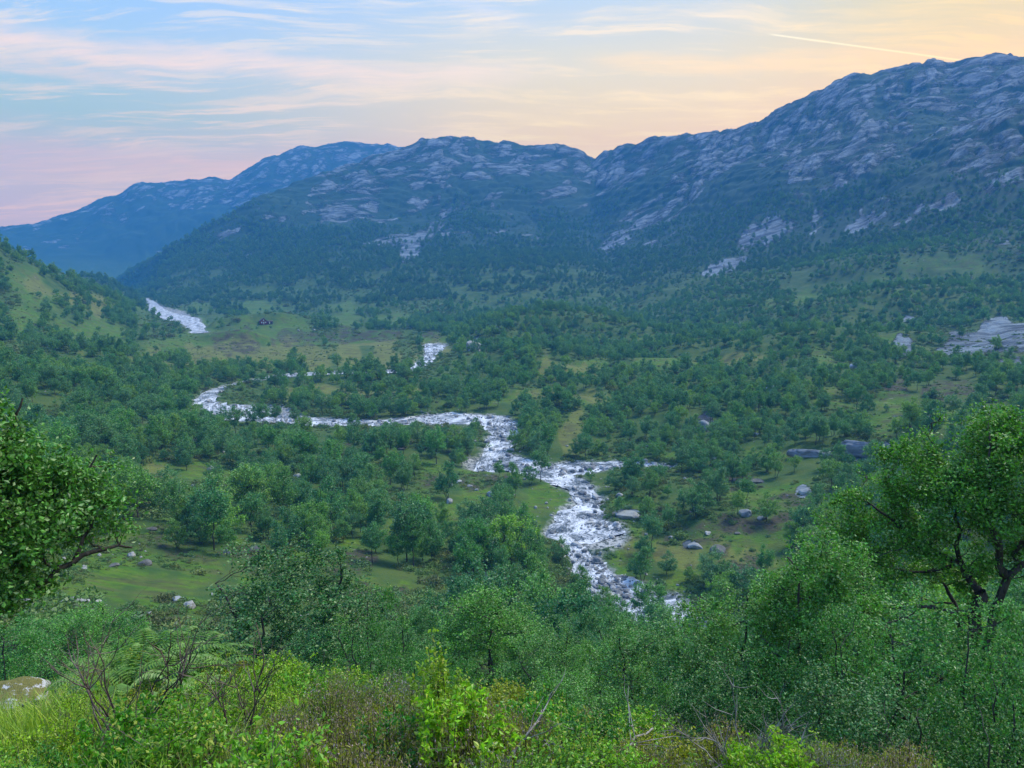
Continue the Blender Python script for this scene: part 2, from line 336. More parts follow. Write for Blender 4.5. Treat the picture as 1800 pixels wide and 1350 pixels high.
# ------------------------------------------------------------------ relief
sp = np.maximum(RG * .0018, np.gradient(rs)[None, :] * .8)
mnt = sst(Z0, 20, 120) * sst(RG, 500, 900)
mntr = sst(Z0, 90, 210) * sst(RG, 700, 1000)
near = 1 - sst(RG, 6, 30)
slope = sst(RG, 8, 40) * (1 - sst(RG, 380, 700))
dry = sst(WD, 0, 14)
PX, PY = topx(X, Y, Z0)
Zt = Z0.copy()
Zt += near * fbm(X, Y, .9, 4, 3, .5, sp) * .16 * sst(RG, 1, 3)
Zt += (1 - near) * (1 - mnt) * dry * (fbm(X, Y, 34, 5, 11, .45, sp) * .9 + fbm(X, Y, 7, 2, 15, .5, sp) * .22)
Zt += sst(RG, 250, 450) * (1 - mnt) * dry * fbm(X, Y, 90, 3, 21, .45, sp) * (3.2 + 2.6 * sst(PX, 700, 950))
Zt += sst(RG, 200, 330) * (1 - mnt) * dry * np.abs(fbm(X + 9, Y, 48, 3, 25, .5, sp)) * 3.4 * sst(PX, 600, 900)
# hillsides: gullies down the slope, slanting ribs of rock, ledges
ca, sa = math.cos(rad(40)), math.sin(rad(40))
U = X * ca + Y * sa; V = -X * sa + Y * ca
wx = fbm(X, Y, 260, 3, 31) * 60; wy = fbm(X, Y, 260, 3, 37) * 60
def ridged(x, y, lam, octs, seed, gain=.5, spacing=None):
    s = 0; a = 1.0
    for k in range(octs):
        L = lam / 2 ** k; n = 1 - 2 * np.abs(perlin(x / L + 3.3 * k, y / L + 5.1 * k, seed + k))
        s = s + n * a * (1 if spacing is None else np.clip(L / spacing / 2 - 1, 0, 1)); a *= gain
    return s
far = sst(RG, 2400, 2700)
Zt += mnt * (fbm(X + wx, Y + wy, 380, 3, 41, .5, sp) * 12)
Zt += mnt * ridged((U + wx) / 2.6, V + wy, 70, 4, 51, .55, sp) * (3.2 + 1.8 * mntr)
Zt += mntr * ridged(X / 1.8 + wx * .4, Y + wy * .4, 34, 3, 61, .6, sp) * 1.7
Zt += far * ridged(X + wx * 2, Y / 1.5, 420, 4, 71, .5, sp) * 8
def worley(x, y, lam, seed):
    x = x / lam; y = y / lam; xi = np.floor(x).astype(np.int64); yi = np.floor(y).astype(np.int64); F1 = np.full(x.shape, 9.); F2 = np.full(x.shape, 9.); idr = np.zeros(x.shape)
    for i in (-1, 0, 1):
        for j in (-1, 0, 1):
            a, b = xi + i, yi + j; h = (a * 374761393 + b * 668265263 + seed * 974634777) & 0xffffffff; h = ((h ^ (h >> 13)) * 1274126177) & 0xffffffff; h = h ^ (h >> 16)
            d = np.hypot(a + (h & 0xffff) / 65536. - x, b + ((h >> 8) & 0xffff) / 65536. - y); c = d < F1
            F2 = np.where(c, F1, np.minimum(F2, d)); idr = np.where(c, (h >> 5 & 0xff) / 255., idr); F1 = np.where(c, d, F1)
    return F2 - F1, idr
crk = np.zeros(Zt.shape); mrow = np.where((rs > 850) & (rs < 3650))[0]; sl = np.s_[:, mrow[0]:mrow[-1] + 1]
for lam, amp, sd in ((64, 4.6, 3), (25, 2.3, 4), (11, 1.1, 5)):
    e_, id_ = worley((U[sl] + wx[sl] * .8) / 1.9, V[sl] + wy[sl] * .8, lam, sd); wgt = np.clip(lam / sp[sl] / 3 - .6, 0, 1)
    e_ = sst(e_, 0, .38); Zt[sl] += mntr[sl] * wgt * amp * (e_ - .75 + (id_ - .5) * .9); crk[sl] = np.maximum(crk[sl], (1 - e_) * wgt * (amp / 4.6) ** .4)
led = Zt / 17.0 + fbm(X, Y, 120, 3, 81) * .8
st = np.floor(led) + sst(led - np.floor(led), .25, .75)
Zt += mntr * (1 - far) * (st - led) * 17 * .22
# the gully under the notch
gp = [hit(Z0, *q) for q in [(1045, 290), (1040, 340), (1046, 400), (1070, 460), (1095, 520), (1112, 565)]]
for p, q in zip(gp[:-1], gp[1:]):
    d = q[:2] - p[:2]; L2 = d @ d; t = np.clip(((X - p[0]) * d[0] + (Y - p[1]) * d[1]) / L2, 0, 1)
    dd = np.hypot(X - p[0] - d[0] * t, Y - p[1] - d[1] * t)
    Zt = np.minimum(Zt, Zt - 0) - 0
    Zt -= 5 * np.exp(-(dd / 26) ** 2)
# river bed
wet = (1 - sst(WD, -.8, 1.6))
Zt = np.where(WD < 30, Zt * (1 - (1 - sst(WD, 0, 9))) + (WZ + .25) * (1 - sst(WD, 0, 9)), Zt)
Zt = Zt * (1 - wet) + (WZ - .55) * wet

# outcrops of bare rock / grassy openings / brown heath, as ellipses seen from the look-out: (px, py, rx, ry, tilt deg)
def ell(lst, warp=1.0, lo=.7):
    M = np.zeros(X.shape, np.float32)
    nx = fbm(X / (1 + RG / 40), Y / (1 + RG / 40), 1.1, 3, 91) * warp
    for (px, py, rx, ry, *t) in lst:
        a = rad(t[0]) if t else 0
        u = ((PX - px) * math.cos(a) - (PY - py) * math.sin(a)) / rx; v = ((PX - px) * math.sin(a) + (PY - py) * math.cos(a)) / ry
        M = np.maximum(M, 1 - sst(np.sqrt(u * u + v * v) + nx * .8, lo, 1.25))
    return M * (np.abs(AZ) < rad(45))
ROCKE = [(770, 296, 120, 26, 8), (690, 318, 70, 34, 32), (890, 276, 110, 14), (1150, 292, 110, 15), (1500, 178, 110, 34, 22), (1650, 150, 130, 28, 6), (1380, 240, 60, 16, 22), (1000, 288, 50, 14), (1420, 275, 90, 14, -6), (1740, 598, 130, 24, 4), (1780, 640, 40, 8), (1370, 402, 78, 14, 17), (1265, 470, 40, 8, 20), (745, 415, 56, 20, 32), (800, 372, 40, 16, 20), (720, 440, 25, 16, 30),
         (832, 600, 24, 12, 30), (1430, 799, 38, 8), (1235, 745, 26, 12), (1740, 215, 95, 24, 24), (1770, 320, 60, 22, 30), (1660, 360, 40, 9, 20), (1330, 545, 10, 6, 30), (1600, 560, 26, 5), (1545, 792, 60, 13), (1100, 900, 30, 7), (870, 600, 15, 6), (560, 350, 30, 14, 20), (600, 320, 40, 14, 20),
         (1255, 805, 22, 4), (100, 745, 14, 5), (265, 758, 14, 6), (1620, 735, 30, 5), (1210, 955, 16, 8), (1415, 862, 15, 8)]
OPENE = [(300, 850, 100, 42), (200, 1000, 190, 75), (100, 1030, 200, 60), (330, 1000, 90, 40), (400, 925, 60, 22), (840, 885, 130, 48), (940, 865, 50, 16), (1230, 985, 150, 55), (1400, 1010, 90, 40), (1390, 880, 110, 22), (1290, 955, 110, 30), (1120, 980, 60, 40), (1330, 870, 120, 20),
         (470, 625, 230, 26), (470, 590, 110, 26), (330, 607, 110, 14), (610, 690, 95, 13), (1020, 650, 55, 14), (1010, 705, 120, 12), (1010, 760, 28, 26), (1420, 690, 50, 12), (1300, 634, 60, 8), (1600, 715, 190, 14), (1560, 745, 160, 12), (1190, 800, 70, 7), (1660, 690, 120, 12), (730, 760, 60, 16),
         (90, 520, 75, 24, -18), (150, 585, 140, 22, -6), (60, 560, 60, 20, -10), (250, 590, 100, 9), (900, 705, 90, 8), (800, 830, 50, 14), (900, 735, 40, 5), (1460, 645, 40, 14, -30), (600, 600, 170, 10), (450, 540, 140, 8), (640, 560, 90, 8), (1130, 596, 40, 5), (1440, 520, 130, 12, 12), (1640, 470, 70, 12), (1560, 600, 60, 8), (600, 1080, 40, 24), (660, 1030, 90, 22), (620, 955, 40, 20), (560, 990, 60, 14),
         (1370, 800, 60, 12), (1120, 880, 40, 12), (980, 900, 40, 25), (940, 930, 40, 14), (1110, 955, 60, 20), (1200, 640, 60, 8), (700, 1045, 60, 16), (650, 868, 40, 10)]
HEATHE = [(300, 955, 55, 24), (620, 985, 50, 26), (650, 1045, 80, 22), (1230, 945, 60, 26), (1350, 925, 90, 22), (750, 770, 70, 16), (190, 740, 75, 10), (420, 600, 52, 18), (600, 590, 130, 9), (540, 605, 30, 5), (1400, 885, 60, 14), (820, 850, 70, 14), (400, 975, 60, 12), (1280, 850, 60, 14), (1060, 910, 30, 16), (640, 780, 60, 12), (1290, 1000, 60, 20), (470, 1000, 30, 14), (1660, 690, 140, 14)]
PALE = [(610, 690, 95, 13), (500, 625, 230, 20), (1010, 655, 45, 12), (1020, 700, 70, 8), (1012, 765, 26, 28), (1310, 990, 60, 25), (1300, 634, 60, 8), (1420, 688, 36, 8), (260, 845, 60, 26), (1200, 975, 70, 24), (640, 610, 120, 8), (120, 520, 60, 14, -18)]
rock = np.maximum(ell(ROCKE, 1.3, .3), ell([(1745, 600, 115, 17, 4), (1790, 584, 70, 12, 6), (1680, 604, 60, 9)], .6, .6)); opn = ell(OPENE, 1.7, .4); heath = ell(HEATHE, 1.4); pale = ell(PALE, 1.4)
n1 = ridged((U + wx) / 2.6, V + wy, 70, 5, 51, .55, sp); n2 = fbm(X, Y, 150, 5, 101, .55, sp)
alt = sst(Z0 + n2 * 90, 130, 330)
rockm = sst(n1 * .55 + n2 * .5 + alt * 1.15 - .95 + fbm(X, Y, 210, 2, 171) * .5, 0, .45) * mnt
rockm = np.maximum(rockm, sst(RG, 2500, 2750) * sst(n2 + alt, .3, 1.0))
rock = np.maximum(rock * .95, rockm * (1 - .25 * sst(RG, 2400, 2600))) * (1 - .75 * crk * mntr)
treeline = 1 - sst(Z0 + n2 * 70 + fbm(X, Y, 60, 3, 111) * 40, 95, 190)
# ------------------------------------------------------------------ terrain mesh
def grid_mesh(name, X, Y, Zm, close=True):
    na, nr = X.shape
    co = np.stack([X, Y, Zm], -1).reshape(-1, 3).astype(np.float32)
    i = np.arange(na - 1)[:, None]; j = np.arange(nr - 1)[None]
    a = (i * nr + j); q = np.stack([a, a + 1, a + nr + 1, a + nr], -1).reshape(-1, 4)
    return raw_mesh(name, co, q, smooth=True)
def raw_mesh(name, co, quads=None, tris=None, smooth=False, mi=None):
    me = D.meshes.new(name)
    co = np.asarray(co, np.float32)
    me.vertices.add(len(co)); me.vertices.foreach_set('co', co.ravel())
    nq = 0 if quads is None else len(quads); nt = 0 if tris is None else len(tris)
    idx = []; st = []
    if nq: idx.append(np.asarray(quads, np.int32).ravel()); st.append(np.arange(nq, dtype=np.int32) * 4)
    if nt: idx.append(np.asarray(tris, np.int32).ravel()); st.append(nq * 4 + np.arange(nt, dtype=np.int32) * 3)
    idx = np.concatenate(idx); st = np.concatenate(st)
    me.loops.add(len(idx)); me.loops.foreach_set('vertex_index', idx)
    me.polygons.add(nq + nt); me.polygons.foreach_set('loop_start', st)
    if mi is not None: me.polygons.foreach_set('material_index', np.asarray(mi, np.int32))
    me.update(calc_edges=True)
    me.polygons.foreach_set('use_smooth', np.full(nq + nt, smooth))
    return me
def link(name, me, mats=(), parent=None, label=None, cat=None, group=None, kind=None):
    o = D.objects.new(name, me); COL.objects.link(o)
    if me is not None:
        for m in mats:
            if m.name not in [k.name for k in me.materials if k]: me.materials.append(m)
    if parent: o.parent = parent
    for k, v in (('label', label), ('category', cat), ('group', group), ('kind', kind)):
        if v: o[k] = v
    return o
def fattr(me, name, arr):
    a = me.attributes.new(name, 'FLOAT', 'POINT'); a.data.foreach_set('value', np.asarray(arr, np.float32).ravel())
def newmat(name):
    m = D.materials.new(name); m.use_nodes = True; t = NT(m.node_tree); t.n.clear(); return m, t

def ground_material():
    m, t = newmat('ground')
    geo = t.new('ShaderNodeNewGeometry'); pos = geo.outputs['Position']
    def at(n): return t.new('ShaderNodeAttribute', attribute_name=n).outputs['Fac']
    rk, op, he, pa, fr, mt = at('rock'), at('open'), at('heath'), at('pale'), at('forest'), at('mount')
    nL = t.noise(pos, .02, 6, .6); nM = t.noise(pos, .16, 6, .62); nS = t.noise(pos, 1.3, 5, .65)
    nSt = t.noise(t.mapping(pos, scale=(.35, 1.3, 1)), .35, 6, .65)
    grass = t.mix(t.ss(nM, .35, .65), (.040, .115, .006), (.088, .160, .008))
    grass = t.mix(t.m('MULTIPLY', t.ss(nSt, .45, .7), .6), grass, (.088, .105, .024))
    nT = t.noise(t.mapping(pos, scale=(.8, 1.2, 1)), .55, 6, .72, .5)
    grass = t.mix(t.m('MULTIPLY', t.ss(nT, .50, .62), .75), grass, (.035, .075, .012))
    grass = t.mix(t.m('MULTIPLY', t.ss(nT, .46, .36), .45), grass, (.14, .17, .035))
    grass = t.mix(t.m('MULTIPLY', t.ss(nS, .5, .75), .5), grass, (.035, .07, .012))
    palec = t.mix(nS, (.16, .155, .04), (.105, .13, .025))
    heathc = t.mix(t.ss(nS, .35, .65), (.022, .021, .018), (.062, .055, .036))
    under = t.mix(t.ss(nM, .35, .65), (.028, .075, .014), (.060, .098, .018))
    c = t.mix(op, under, grass)
    c = t.mix(t.m('MULTIPLY', pa, .75), c, palec)
    hp = t.m('MULTIPLY', t.ss(t.m('ADD', t.m('MULTIPLY', nM, .6), t.m('MULTIPLY', nSt, .5)), .52, .66), .55)
    hp = t.m('MAXIMUM', t.m('MULTIPLY', hp, t.m('SUBTRACT', 1.0, fr)), t.m('MULTIPLY', t.m('MULTIPLY', he, .95), t.ss(nM, .35, .6)))
    c = t.mix(hp, c, heathc)
    # hillside turf
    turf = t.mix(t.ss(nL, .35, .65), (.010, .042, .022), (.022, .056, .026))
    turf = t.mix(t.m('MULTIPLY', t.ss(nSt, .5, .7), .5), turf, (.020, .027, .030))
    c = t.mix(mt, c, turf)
    # rock
    rv = t.mapping(pos, rot=(0, 0, rad(-40)), scale=(.30, 1.0, .8))
    r1 = t.noise(rv, .07, 8, .68, .6); r2 = t.noise(rv, .5, 6, .7, .3)
    vor = t.new('ShaderNodeTexVoronoi', {'Vector': t.vm('ADD', rv, t.vm('MULTIPLY', t.noise(pos, .05, 4, .6, out=1), (14, 14, 14))), 'Scale': .10}, feature='DISTANCE_TO_EDGE').outputs[0]
    rc = t.mix(t.ss(r1, .36, .64), (.035, .05, .065), (.24, .295, .33))
    rc = t.mix(t.m('MULTIPLY', t.ss(r2, .48, .7), .4), rc, (.10, .10, .10))
    rc = t.mix(t.m('MULTIPLY', t.m('MULTIPLY', t.ss(vor, .06, .0), .8), mt), rc, (.05, .06, .05))
    edge = t.m('ADD', rk, t.m('MULTIPLY', t.m('SUBTRACT', t.m('ADD', t.m('MULTIPLY', r1, .6), t.m('MULTIPLY', r2, .5)), .55), 2.5))
    rmask = t.ss(edge, .38, .60)
    c = t.mix(rmask, c, t.mix(t.m('MULTIPLY', at('crack'), .75), rc, (.035, .045, .03)))
    sc = t.ss(t.noise(t.mapping(pos, scale=(.6, 1, 1)), .35, 3, .6), .70, .76)
    c = t.mix(t.m('MULTIPLY', t.m('MULTIPLY', sc, t.m('SUBTRACT', 1.0, fr)), .7), c, (.34, .34, .35))
    bank = at('bank')
    c = t.mix(t.m('MULTIPLY', bank, .85), c, t.mix(t.ss(t.noise(pos, 1.1, 4, .7), .4, .6), (.05, .06, .07), (.42, .42, .43)))
    hgt = t.m('ADD', t.m('MULTIPLY', nS, .25), t.m('MULTIPLY', t.m('MULTIPLY', r1, rmask), 9.0))
    hgt = t.m('ADD', hgt, t.m('MULTIPLY', t.m('MULTIPLY', r2, rmask), 1.2))
    bp = t.new('ShaderNodeBump', {'Strength': .8, 'Distance': 1.0, 'Height': hgt})
    b = t.new('ShaderNodeBsdfPrincipled', {'Base Color': c, 'Roughness': .95, 'Normal': bp.outputs[0], 'Specular IOR Level': .25})
    t.new('ShaderNodeOutputMaterial', {0: b.outputs[0]})
    return m
M_GROUND = ground_material()
gm = grid_mesh('ground', X, Y, Zt)
forest = np.clip(treeline * (1 - opn) * (1 - rock), 0, 1)
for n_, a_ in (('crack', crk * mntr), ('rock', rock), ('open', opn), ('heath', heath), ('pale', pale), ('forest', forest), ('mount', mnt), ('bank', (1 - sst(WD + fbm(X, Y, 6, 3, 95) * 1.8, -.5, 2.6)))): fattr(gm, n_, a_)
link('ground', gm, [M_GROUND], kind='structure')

# ------------------------------------------------------------------ river surface
def water_material():
    m, t = newmat('river water')
    pos = t.new('ShaderNodeNewGeometry').outputs['Position']
    fl = t.new('ShaderNodeCombineXYZ', {0: t.new('ShaderNodeAttribute', attribute_name='along').outputs['Fac'], 1: t.new('ShaderNodeAttribute', attribute_name='across').outputs['Fac'], 2: 0.0}).outputs[0]
    n1 = t.m('ADD', t.m('MULTIPLY', t.noise(t.mapping(fl, scale=(.45, 1.3, 1)), 1.1, 7, .72, .9), .65), t.m('MULTIPLY', t.noise(pos, 2.6, 5, .75), .35))
    n2 = t.noise(fl, .13, 4, .6)
    foam = t.ss(t.m('ADD', n1, t.m('MULTIPLY', t.m('SUBTRACT', n2, .5), .75)), .40, .62)
    bp = t.new('ShaderNodeBump', {'Strength': .6, 'Distance': .25, 'Height': t.noise(pos, 2.2, 5, .65)})
    wat = t.new('ShaderNodeBsdfPrincipled', {'Base Color': (.04, .06, .075, 1), 'Roughness': .28, 'Normal': bp.outputs[0], 'IOR': 1.33})
    fo = t.new('ShaderNodeBsdfPrincipled', {'Base Color': (.66, .69, .74, 1), 'Roughness': .6, 'Normal': bp.outputs[0]})
    mx = t.new('ShaderNodeMixShader', {0: t.m('MULTIPLY', foam, .95), 1: wat.outputs[0], 2: fo.outputs[0]})
    t.new('ShaderNodeOutputMaterial', {0: mx.outputs[0]})
    return m
M_WATER = water_material()
def river_mesh(strips):
    co = []; q = []; NW = 15; al = []; ac = []
    for (Lb, Rb, z) in strips:
        # denser sampling along the run
        n = len(z); tt = np.linspace(0, n - 1, (n - 1) * 5 + 1)
        L = np.stack([np.interp(tt, np.arange(n), Lb[:, k]) for k in (0, 1)], 1); R = np.stack([np.interp(tt, np.arange(n), Rb[:, k]) for k in (0, 1)], 1); zz = np.interp(tt, np.arange(n), z)
        s = np.linspace(-.12, 1.12, NW)
        g = L[:, None] * (1 - s[None, :, None]) + R[:, None] * s[None, :, None]
        gz = np.repeat(zz[:, None], NW, 1) + fbm(g[..., 0], g[..., 1], 3.0, 3, 7) * .16
        mid = (L + R) / 2; arc = np.concatenate([[0], np.cumsum(np.linalg.norm(np.diff(mid, axis=0), axis=1))]); wd_ = np.linalg.norm(L - R, axis=1)
        al.append(np.repeat(arc[:, None], NW, 1).ravel()); ac.append((s[None] * wd_[:, None]).ravel())
        b0 = sum(len(c) for c in co); co.append(np.concatenate([g, gz[..., None]], -1).reshape(-1, 3))
        i = np.arange(len(tt) - 1)[:, None]; j = np.arange(NW - 1)[None]; a = b0 + i * NW + j
        q.append(np.stack([a, a + NW, a + NW + 1, a + 1], -1).reshape(-1, 4))
    me = raw_mesh('river', np.concatenate(co), np.concatenate(q), smooth=True); fattr(me, 'along', np.concatenate(al)); fattr(me, 'across', np.concatenate(ac)); return me
link('river', river_mesh(RIV), [M_WATER], kind='structure')

# ------------------------------------------------------------------ haze
def haze():
    lo = np.array([-3730., -3730., -8.]); hi = np.array([3730., 3730., 615.])
    co = [(x, y, z) for x in (lo[0], hi[0]) for y in (lo[1], hi[1]) for z in (lo[2], hi[2])]
    me = raw_mesh('haze', co, [(0, 1, 3, 2), (4, 6, 7, 5), (0, 4, 5, 1), (2, 3, 7, 6), (0, 2, 6, 4), (1, 5, 7, 3)])
    m, t = newmat('haze air')
    v = t.new('ShaderNodeVolumePrincipled', {'Color': (.09, .42, 1.0, 1), 'Density': HAZE, 'Anisotropy': -0.25})
    t.new('ShaderNodeOutputMaterial', {'Volume': v.outputs[0]})
    link('haze', me, [m], kind='stuff', label='blue evening haze filling the valley and fading the far mountains', cat='haze')
HAZE = .00027
# ------------------------------------------------------------------ trees
def norm(v): return v / (np.linalg.norm(v) + 1e-9)
def tube(path, radii, n, co, q):
    path = np.asarray(path); b0 = sum(len(c) for c in co)
    t = np.gradient(path, axis=0); t /= np.linalg.norm(t, axis=1)[:, None] + 1e-9
    ref = np.array([0.31, 0.87, 0.2]); u = np.cross(t, ref); u /= np.linalg.norm(u, axis=1)[:, None] + 1e-9; w = np.cross(t, u)
    a = np.arange(n) * 2 * math.pi / n
    ring = path[:, None] + (u[:, None] * np.cos(a)[None, :, None] + w[:, None] * np.sin(a)[None, :, None]) * np.asarray(radii)[:, None, None]
    co.append(ring.reshape(-1, 3))
    i = np.arange(len(path) - 1)[:, None]; j = np.arange(n)[None]; j2 = (j + 1) % n
    q.append(np.stack([b0 + i * n + j, b0 + i * n + j2, b0 + (i + 1) * n + j2, b0 + (i + 1) * n + j], -1).reshape(-1, 4))
def grow(rng, H, stems=1, spread=.5, lean=(0, 0), kids=(11, 6), r0=.012, clear=.25, wob=.16, sides=(7, 4, 3), droop=0.0, kidlen=.55):
    co, q, tips = [], [], []
    def branch(p, d, L, r, lev):
        n = (10, 7, 5)[lev]; pts = [p]; dd = d.copy()
        for k in range(n - 1):
            dd = norm(dd + rng.normal(0, wob * (1, 1.2, 1.2)[lev], 3) + np.array([0, 0, (.10, .09, .03)[lev] - droop * lev * .5]))
            pts.append(pts[-1] + dd * L / (n - 1))
        pts = np.array(pts); rr = r * (1 - np.linspace(0, .82, n))
        tube(pts, rr, sides[lev], co, q)
        if lev < 2:
            K = kids[lev]
            for k in range(K):
                t = (clear if lev == 0 else .2) + (1 - (clear if lev == 0 else .2)) * (k + rng.random()) / K
                f = t * (n - 1); i = min(int(f), n - 2); bp = pts[i] * (1 - f + i) + pts[i + 1] * (f - i); bd = norm(pts[i + 1] - pts[i])
                side = norm(np.cross(bd, rng.normal(0, 1, 3))); ang = rng.uniform(.6, 1.15) * (1 - .35 * t)
                cd = norm(bd * math.cos(ang) + side * math.sin(ang) + np.array([0, 0, .12]))
                cl = L * kidlen * (1.05 - .62 * t) * rng.uniform(.75, 1.2)
                branch(bp, cd, cl, max(np.interp(t, [0, 1], [rr[0], rr[-1]]) * .62, r * .12), lev + 1)
        if lev >= 1: tips.append((pts[(n // 3):], lev))
    for s in range(stems):
        a = s * 2 * math.pi / max(stems, 1) + rng.random(); off = 0 if stems == 1 else .035 * H
        d = norm(np.array([math.cos(a) * spread * (0 if stems == 1 else .5) + lean[0], math.sin(a) * spread * (0 if stems == 1 else .5) + lean[1], 1.0]))
        branch(np.array([math.cos(a) * off, math.sin(a) * off, -.02 * H]), d, H * rng.uniform(.82, 1.0) * .9, H * r0 * (1 if stems == 1 else .75), 0)
    return co, q, tips
def leaf_quads(pos, size, rng, up=.5, aspect=.62):
    n = len(pos); nm = rng.normal(0, 1, (n, 3)); nm[:, 2] += up; nm /= np.linalg.norm(nm, axis=1)[:, None]
    t = np.cross(nm, rng.normal(0, 1, (n, 3))); t /= np.linalg.norm(t, axis=1)[:, None] + 1e-9; b = np.cross(nm, t)
    s = (size * rng.uniform(.65, 1.25, n))[:, None]
    k = nm * s * .12
    co = np.stack([pos - t * s * .5 + k, pos - b * s * .5 * aspect - t * s * .06, pos + t * s * .5 + k, pos + b * s * .5 * aspect - t * s * .06], 1).reshape(-1, 3)
    return co, np.arange(n * 4).reshape(-1, 4)
def crown_points(tips, n, jit, rng):
    L = np.array([len(t[0]) * (1.0 if t[1] == 2 else .45) for t in tips]); pick = rng.choice(len(tips), n, p=L / L.sum())
    out = np.empty((n, 3))
    for i in range(len(tips)):
        m = pick == i
        k = int(m.sum())
        if k:
            p = tips[i][0]; f = rng.random(k) ** .8 * (len(p) - 1); j = np.minimum(f.astype(int), len(p) - 2); u = (f - j)[:, None]
            out[m] = p[j] * (1 - u) + p[j + 1] * u
    return out + rng.normal(0, jit, (n, 3)) * np.array([1, 1, .8])
def tree_meshes(name, seed, H, nleaf, leafs, jit, **kw):
    rng = np.random.default_rng(seed)
    co, q, tips = grow(rng, H, **kw)
    tr = raw_mesh(name + ' trunk', np.concatenate(co), np.concatenate(q), smooth=True)
    P_ = crown_points(tips, nleaf, jit, rng); P_ = P_[P_[:, 2] > .06 * H]
    lc, lq = leaf_quads(P_, leafs, rng)
    cr = raw_mesh(name + ' crown', lc, lq)
    ext = np.percentile(P_, [3, 97], axis=0)
    return tr, cr, dict(H=float(P_[:, 2].max()), W=float(ext[1, 0] - ext[0, 0] + ext[1, 1] - ext[0, 1]) / 2)
def env_tree(name, seed, blobs, limbs, ncl, nleaf, leafs, clr, nlimb=12, tip_up=.25, r_tw=.02, up=.5, sides=(8, 5, 3), shell=.45):
    """crown made of leaf clumps filling the ellipsoids `blobs`, carried by limbs that fork off the given skeleton"""
    rng = np.random.default_rng(seed); co, q = [], []; nodes, nrad = [], []
    for path, ra, rb in limbs:
        path = np.asarray(path, float); n = max(8, 3 * len(path)); t = np.linspace(0, len(path) - 1, n); pp = np.stack([np.interp(t, np.arange(len(path)), path[:, k]) for k in range(3)], 1)
        for _ in range(2): pp[1:-1] = (pp[:-2] + 2 * pp[1:-1] + pp[2:]) / 4
        L = np.linalg.norm(pp[-1] - pp[0]); pp[1:-1] += rng.normal(0, L * .012, (n - 2, 3)); rr = ra + (rb - ra) * np.linspace(0, 1, n) ** .8
        tube(pp, rr, sides[0], co, q); nodes.append(pp[2:]); nrad.append(rr[2:])
    N_ = np.concatenate(nodes); R_ = np.concatenate(nrad)
    bl = np.array(blobs, float); vol = bl[:, 3] * bl[:, 4] * bl[:, 5]
    pick = rng.choice(len(bl), ncl, p=vol ** .8 / (vol ** .8).sum()); d = rng.normal(0, 1, (ncl, 3)); d /= np.linalg.norm(d, axis=1)[:, None]
    rr = (shell + (1 - shell) * rng.random(ncl) ** .6); cc = bl[pick, :3] + d * rr[:, None] * bl[pick, 3:6]
    ext = bl[:, 2] + bl[:, 5]
    cc = cc[cc[:, 2] > .12]
    def conn(target, r_end, side, frm=None):
        dd = np.linalg.norm(N_ - target, axis=1) + np.maximum(N_[:, 2] - target[2] + .15 * np.linalg.norm(N_[:, :2] - target[:2], axis=1), 0) * 1.6
        j = int(np.argmin(dd)); p0 = N_[j]; L = np.linalg.norm(target - p0)
        mid = (p0 + target) / 2 + np.array([0, 0, -.10 * L]) + rng.normal(0, .09 * L, 3); u = np.linspace(0, 1, 7)[:, None]
        path = p0 * (1 - u) ** 2 + mid * 2 * u * (1 - u) + target * u * u; path[1:-1] += rng.normal(0, .03 * L, (5, 3))
        r0 = min(R_[j] * .6, r_end * 2.2 + .012 * L); tube(path, r0 + (r_end - r0) * np.linspace(0, 1, 7), side, co, q); return path, r0 + (r_end - r0) * np.linspace(0, 1, 7)
    outer = np.argsort(-rr[:len(cc)])[:nlimb]
    for j in outer:
        pth, ra = conn(cc[j], r_tw, sides[1]); N_ = np.concatenate([N_, pth[2:]]); R_ = np.concatenate([R_, ra[2:]])
    w = rng.lognormal(0, .45, len(cc)); w /= w.sum(); lp = []
    for j, c in enumerate(cc):
        pth, ra = conn(c, r_tw * .35, sides[2]); k = max(3, int(nleaf * w[j]))
        u = rng.random(k); f = np.minimum((3 + u * 3), 5.999); i = f.astype(int); base = pth[i] * (1 - (f - i))[:, None] + pth[i + 1] * (f - i)[:, None]
        a = rng.normal(0, 1, (k, 3)) * clr * np.array([1, 1, .72]) * rng.uniform(.7, 1.25); g = rng.random(k) < .75
        pts_ = np.where(g[:, None], c + a, base + a * .55)
        for _ in range(3):                               # little shoots that stick out of the clump
            sd = norm(rng.normal(0, .7, 3) + np.array([0, 0, tip_up * 3]) + .8 * norm(c - bl[:, :3].mean(0))); L = clr * rng.uniform(1.3, 2.6); m = max(2, k // 9); tt = rng.random(m)[:, None]
            pts_ = np.concatenate([pts_, c + sd * L * tt + rng.normal(0, clr * .16, (m, 3))])
            tube(np.array([c, c + sd * L * .5, c + sd * L]), [r_tw * .3, r_tw * .22, r_tw * .1], 3, co, q)
        lp.append(pts_)
    lp = np.concatenate(lp); lp = lp[lp[:, 2] > .05]
    tr = raw_mesh(name + ' trunk', np.concatenate(co), np.concatenate(q), smooth=True); lc, lq = leaf_quads(lp, leafs, rng, up=up); cr = raw_mesh(name + ' crown', lc, lq)
    e = np.percentile(lp, [2, 98], axis=0)
    return tr, cr, dict(H=float(np.percentile(lp[:, 2], 99.7)), W=float(e[1, 0] - e[0, 0] + e[1, 1] - e[0, 1]) / 2)
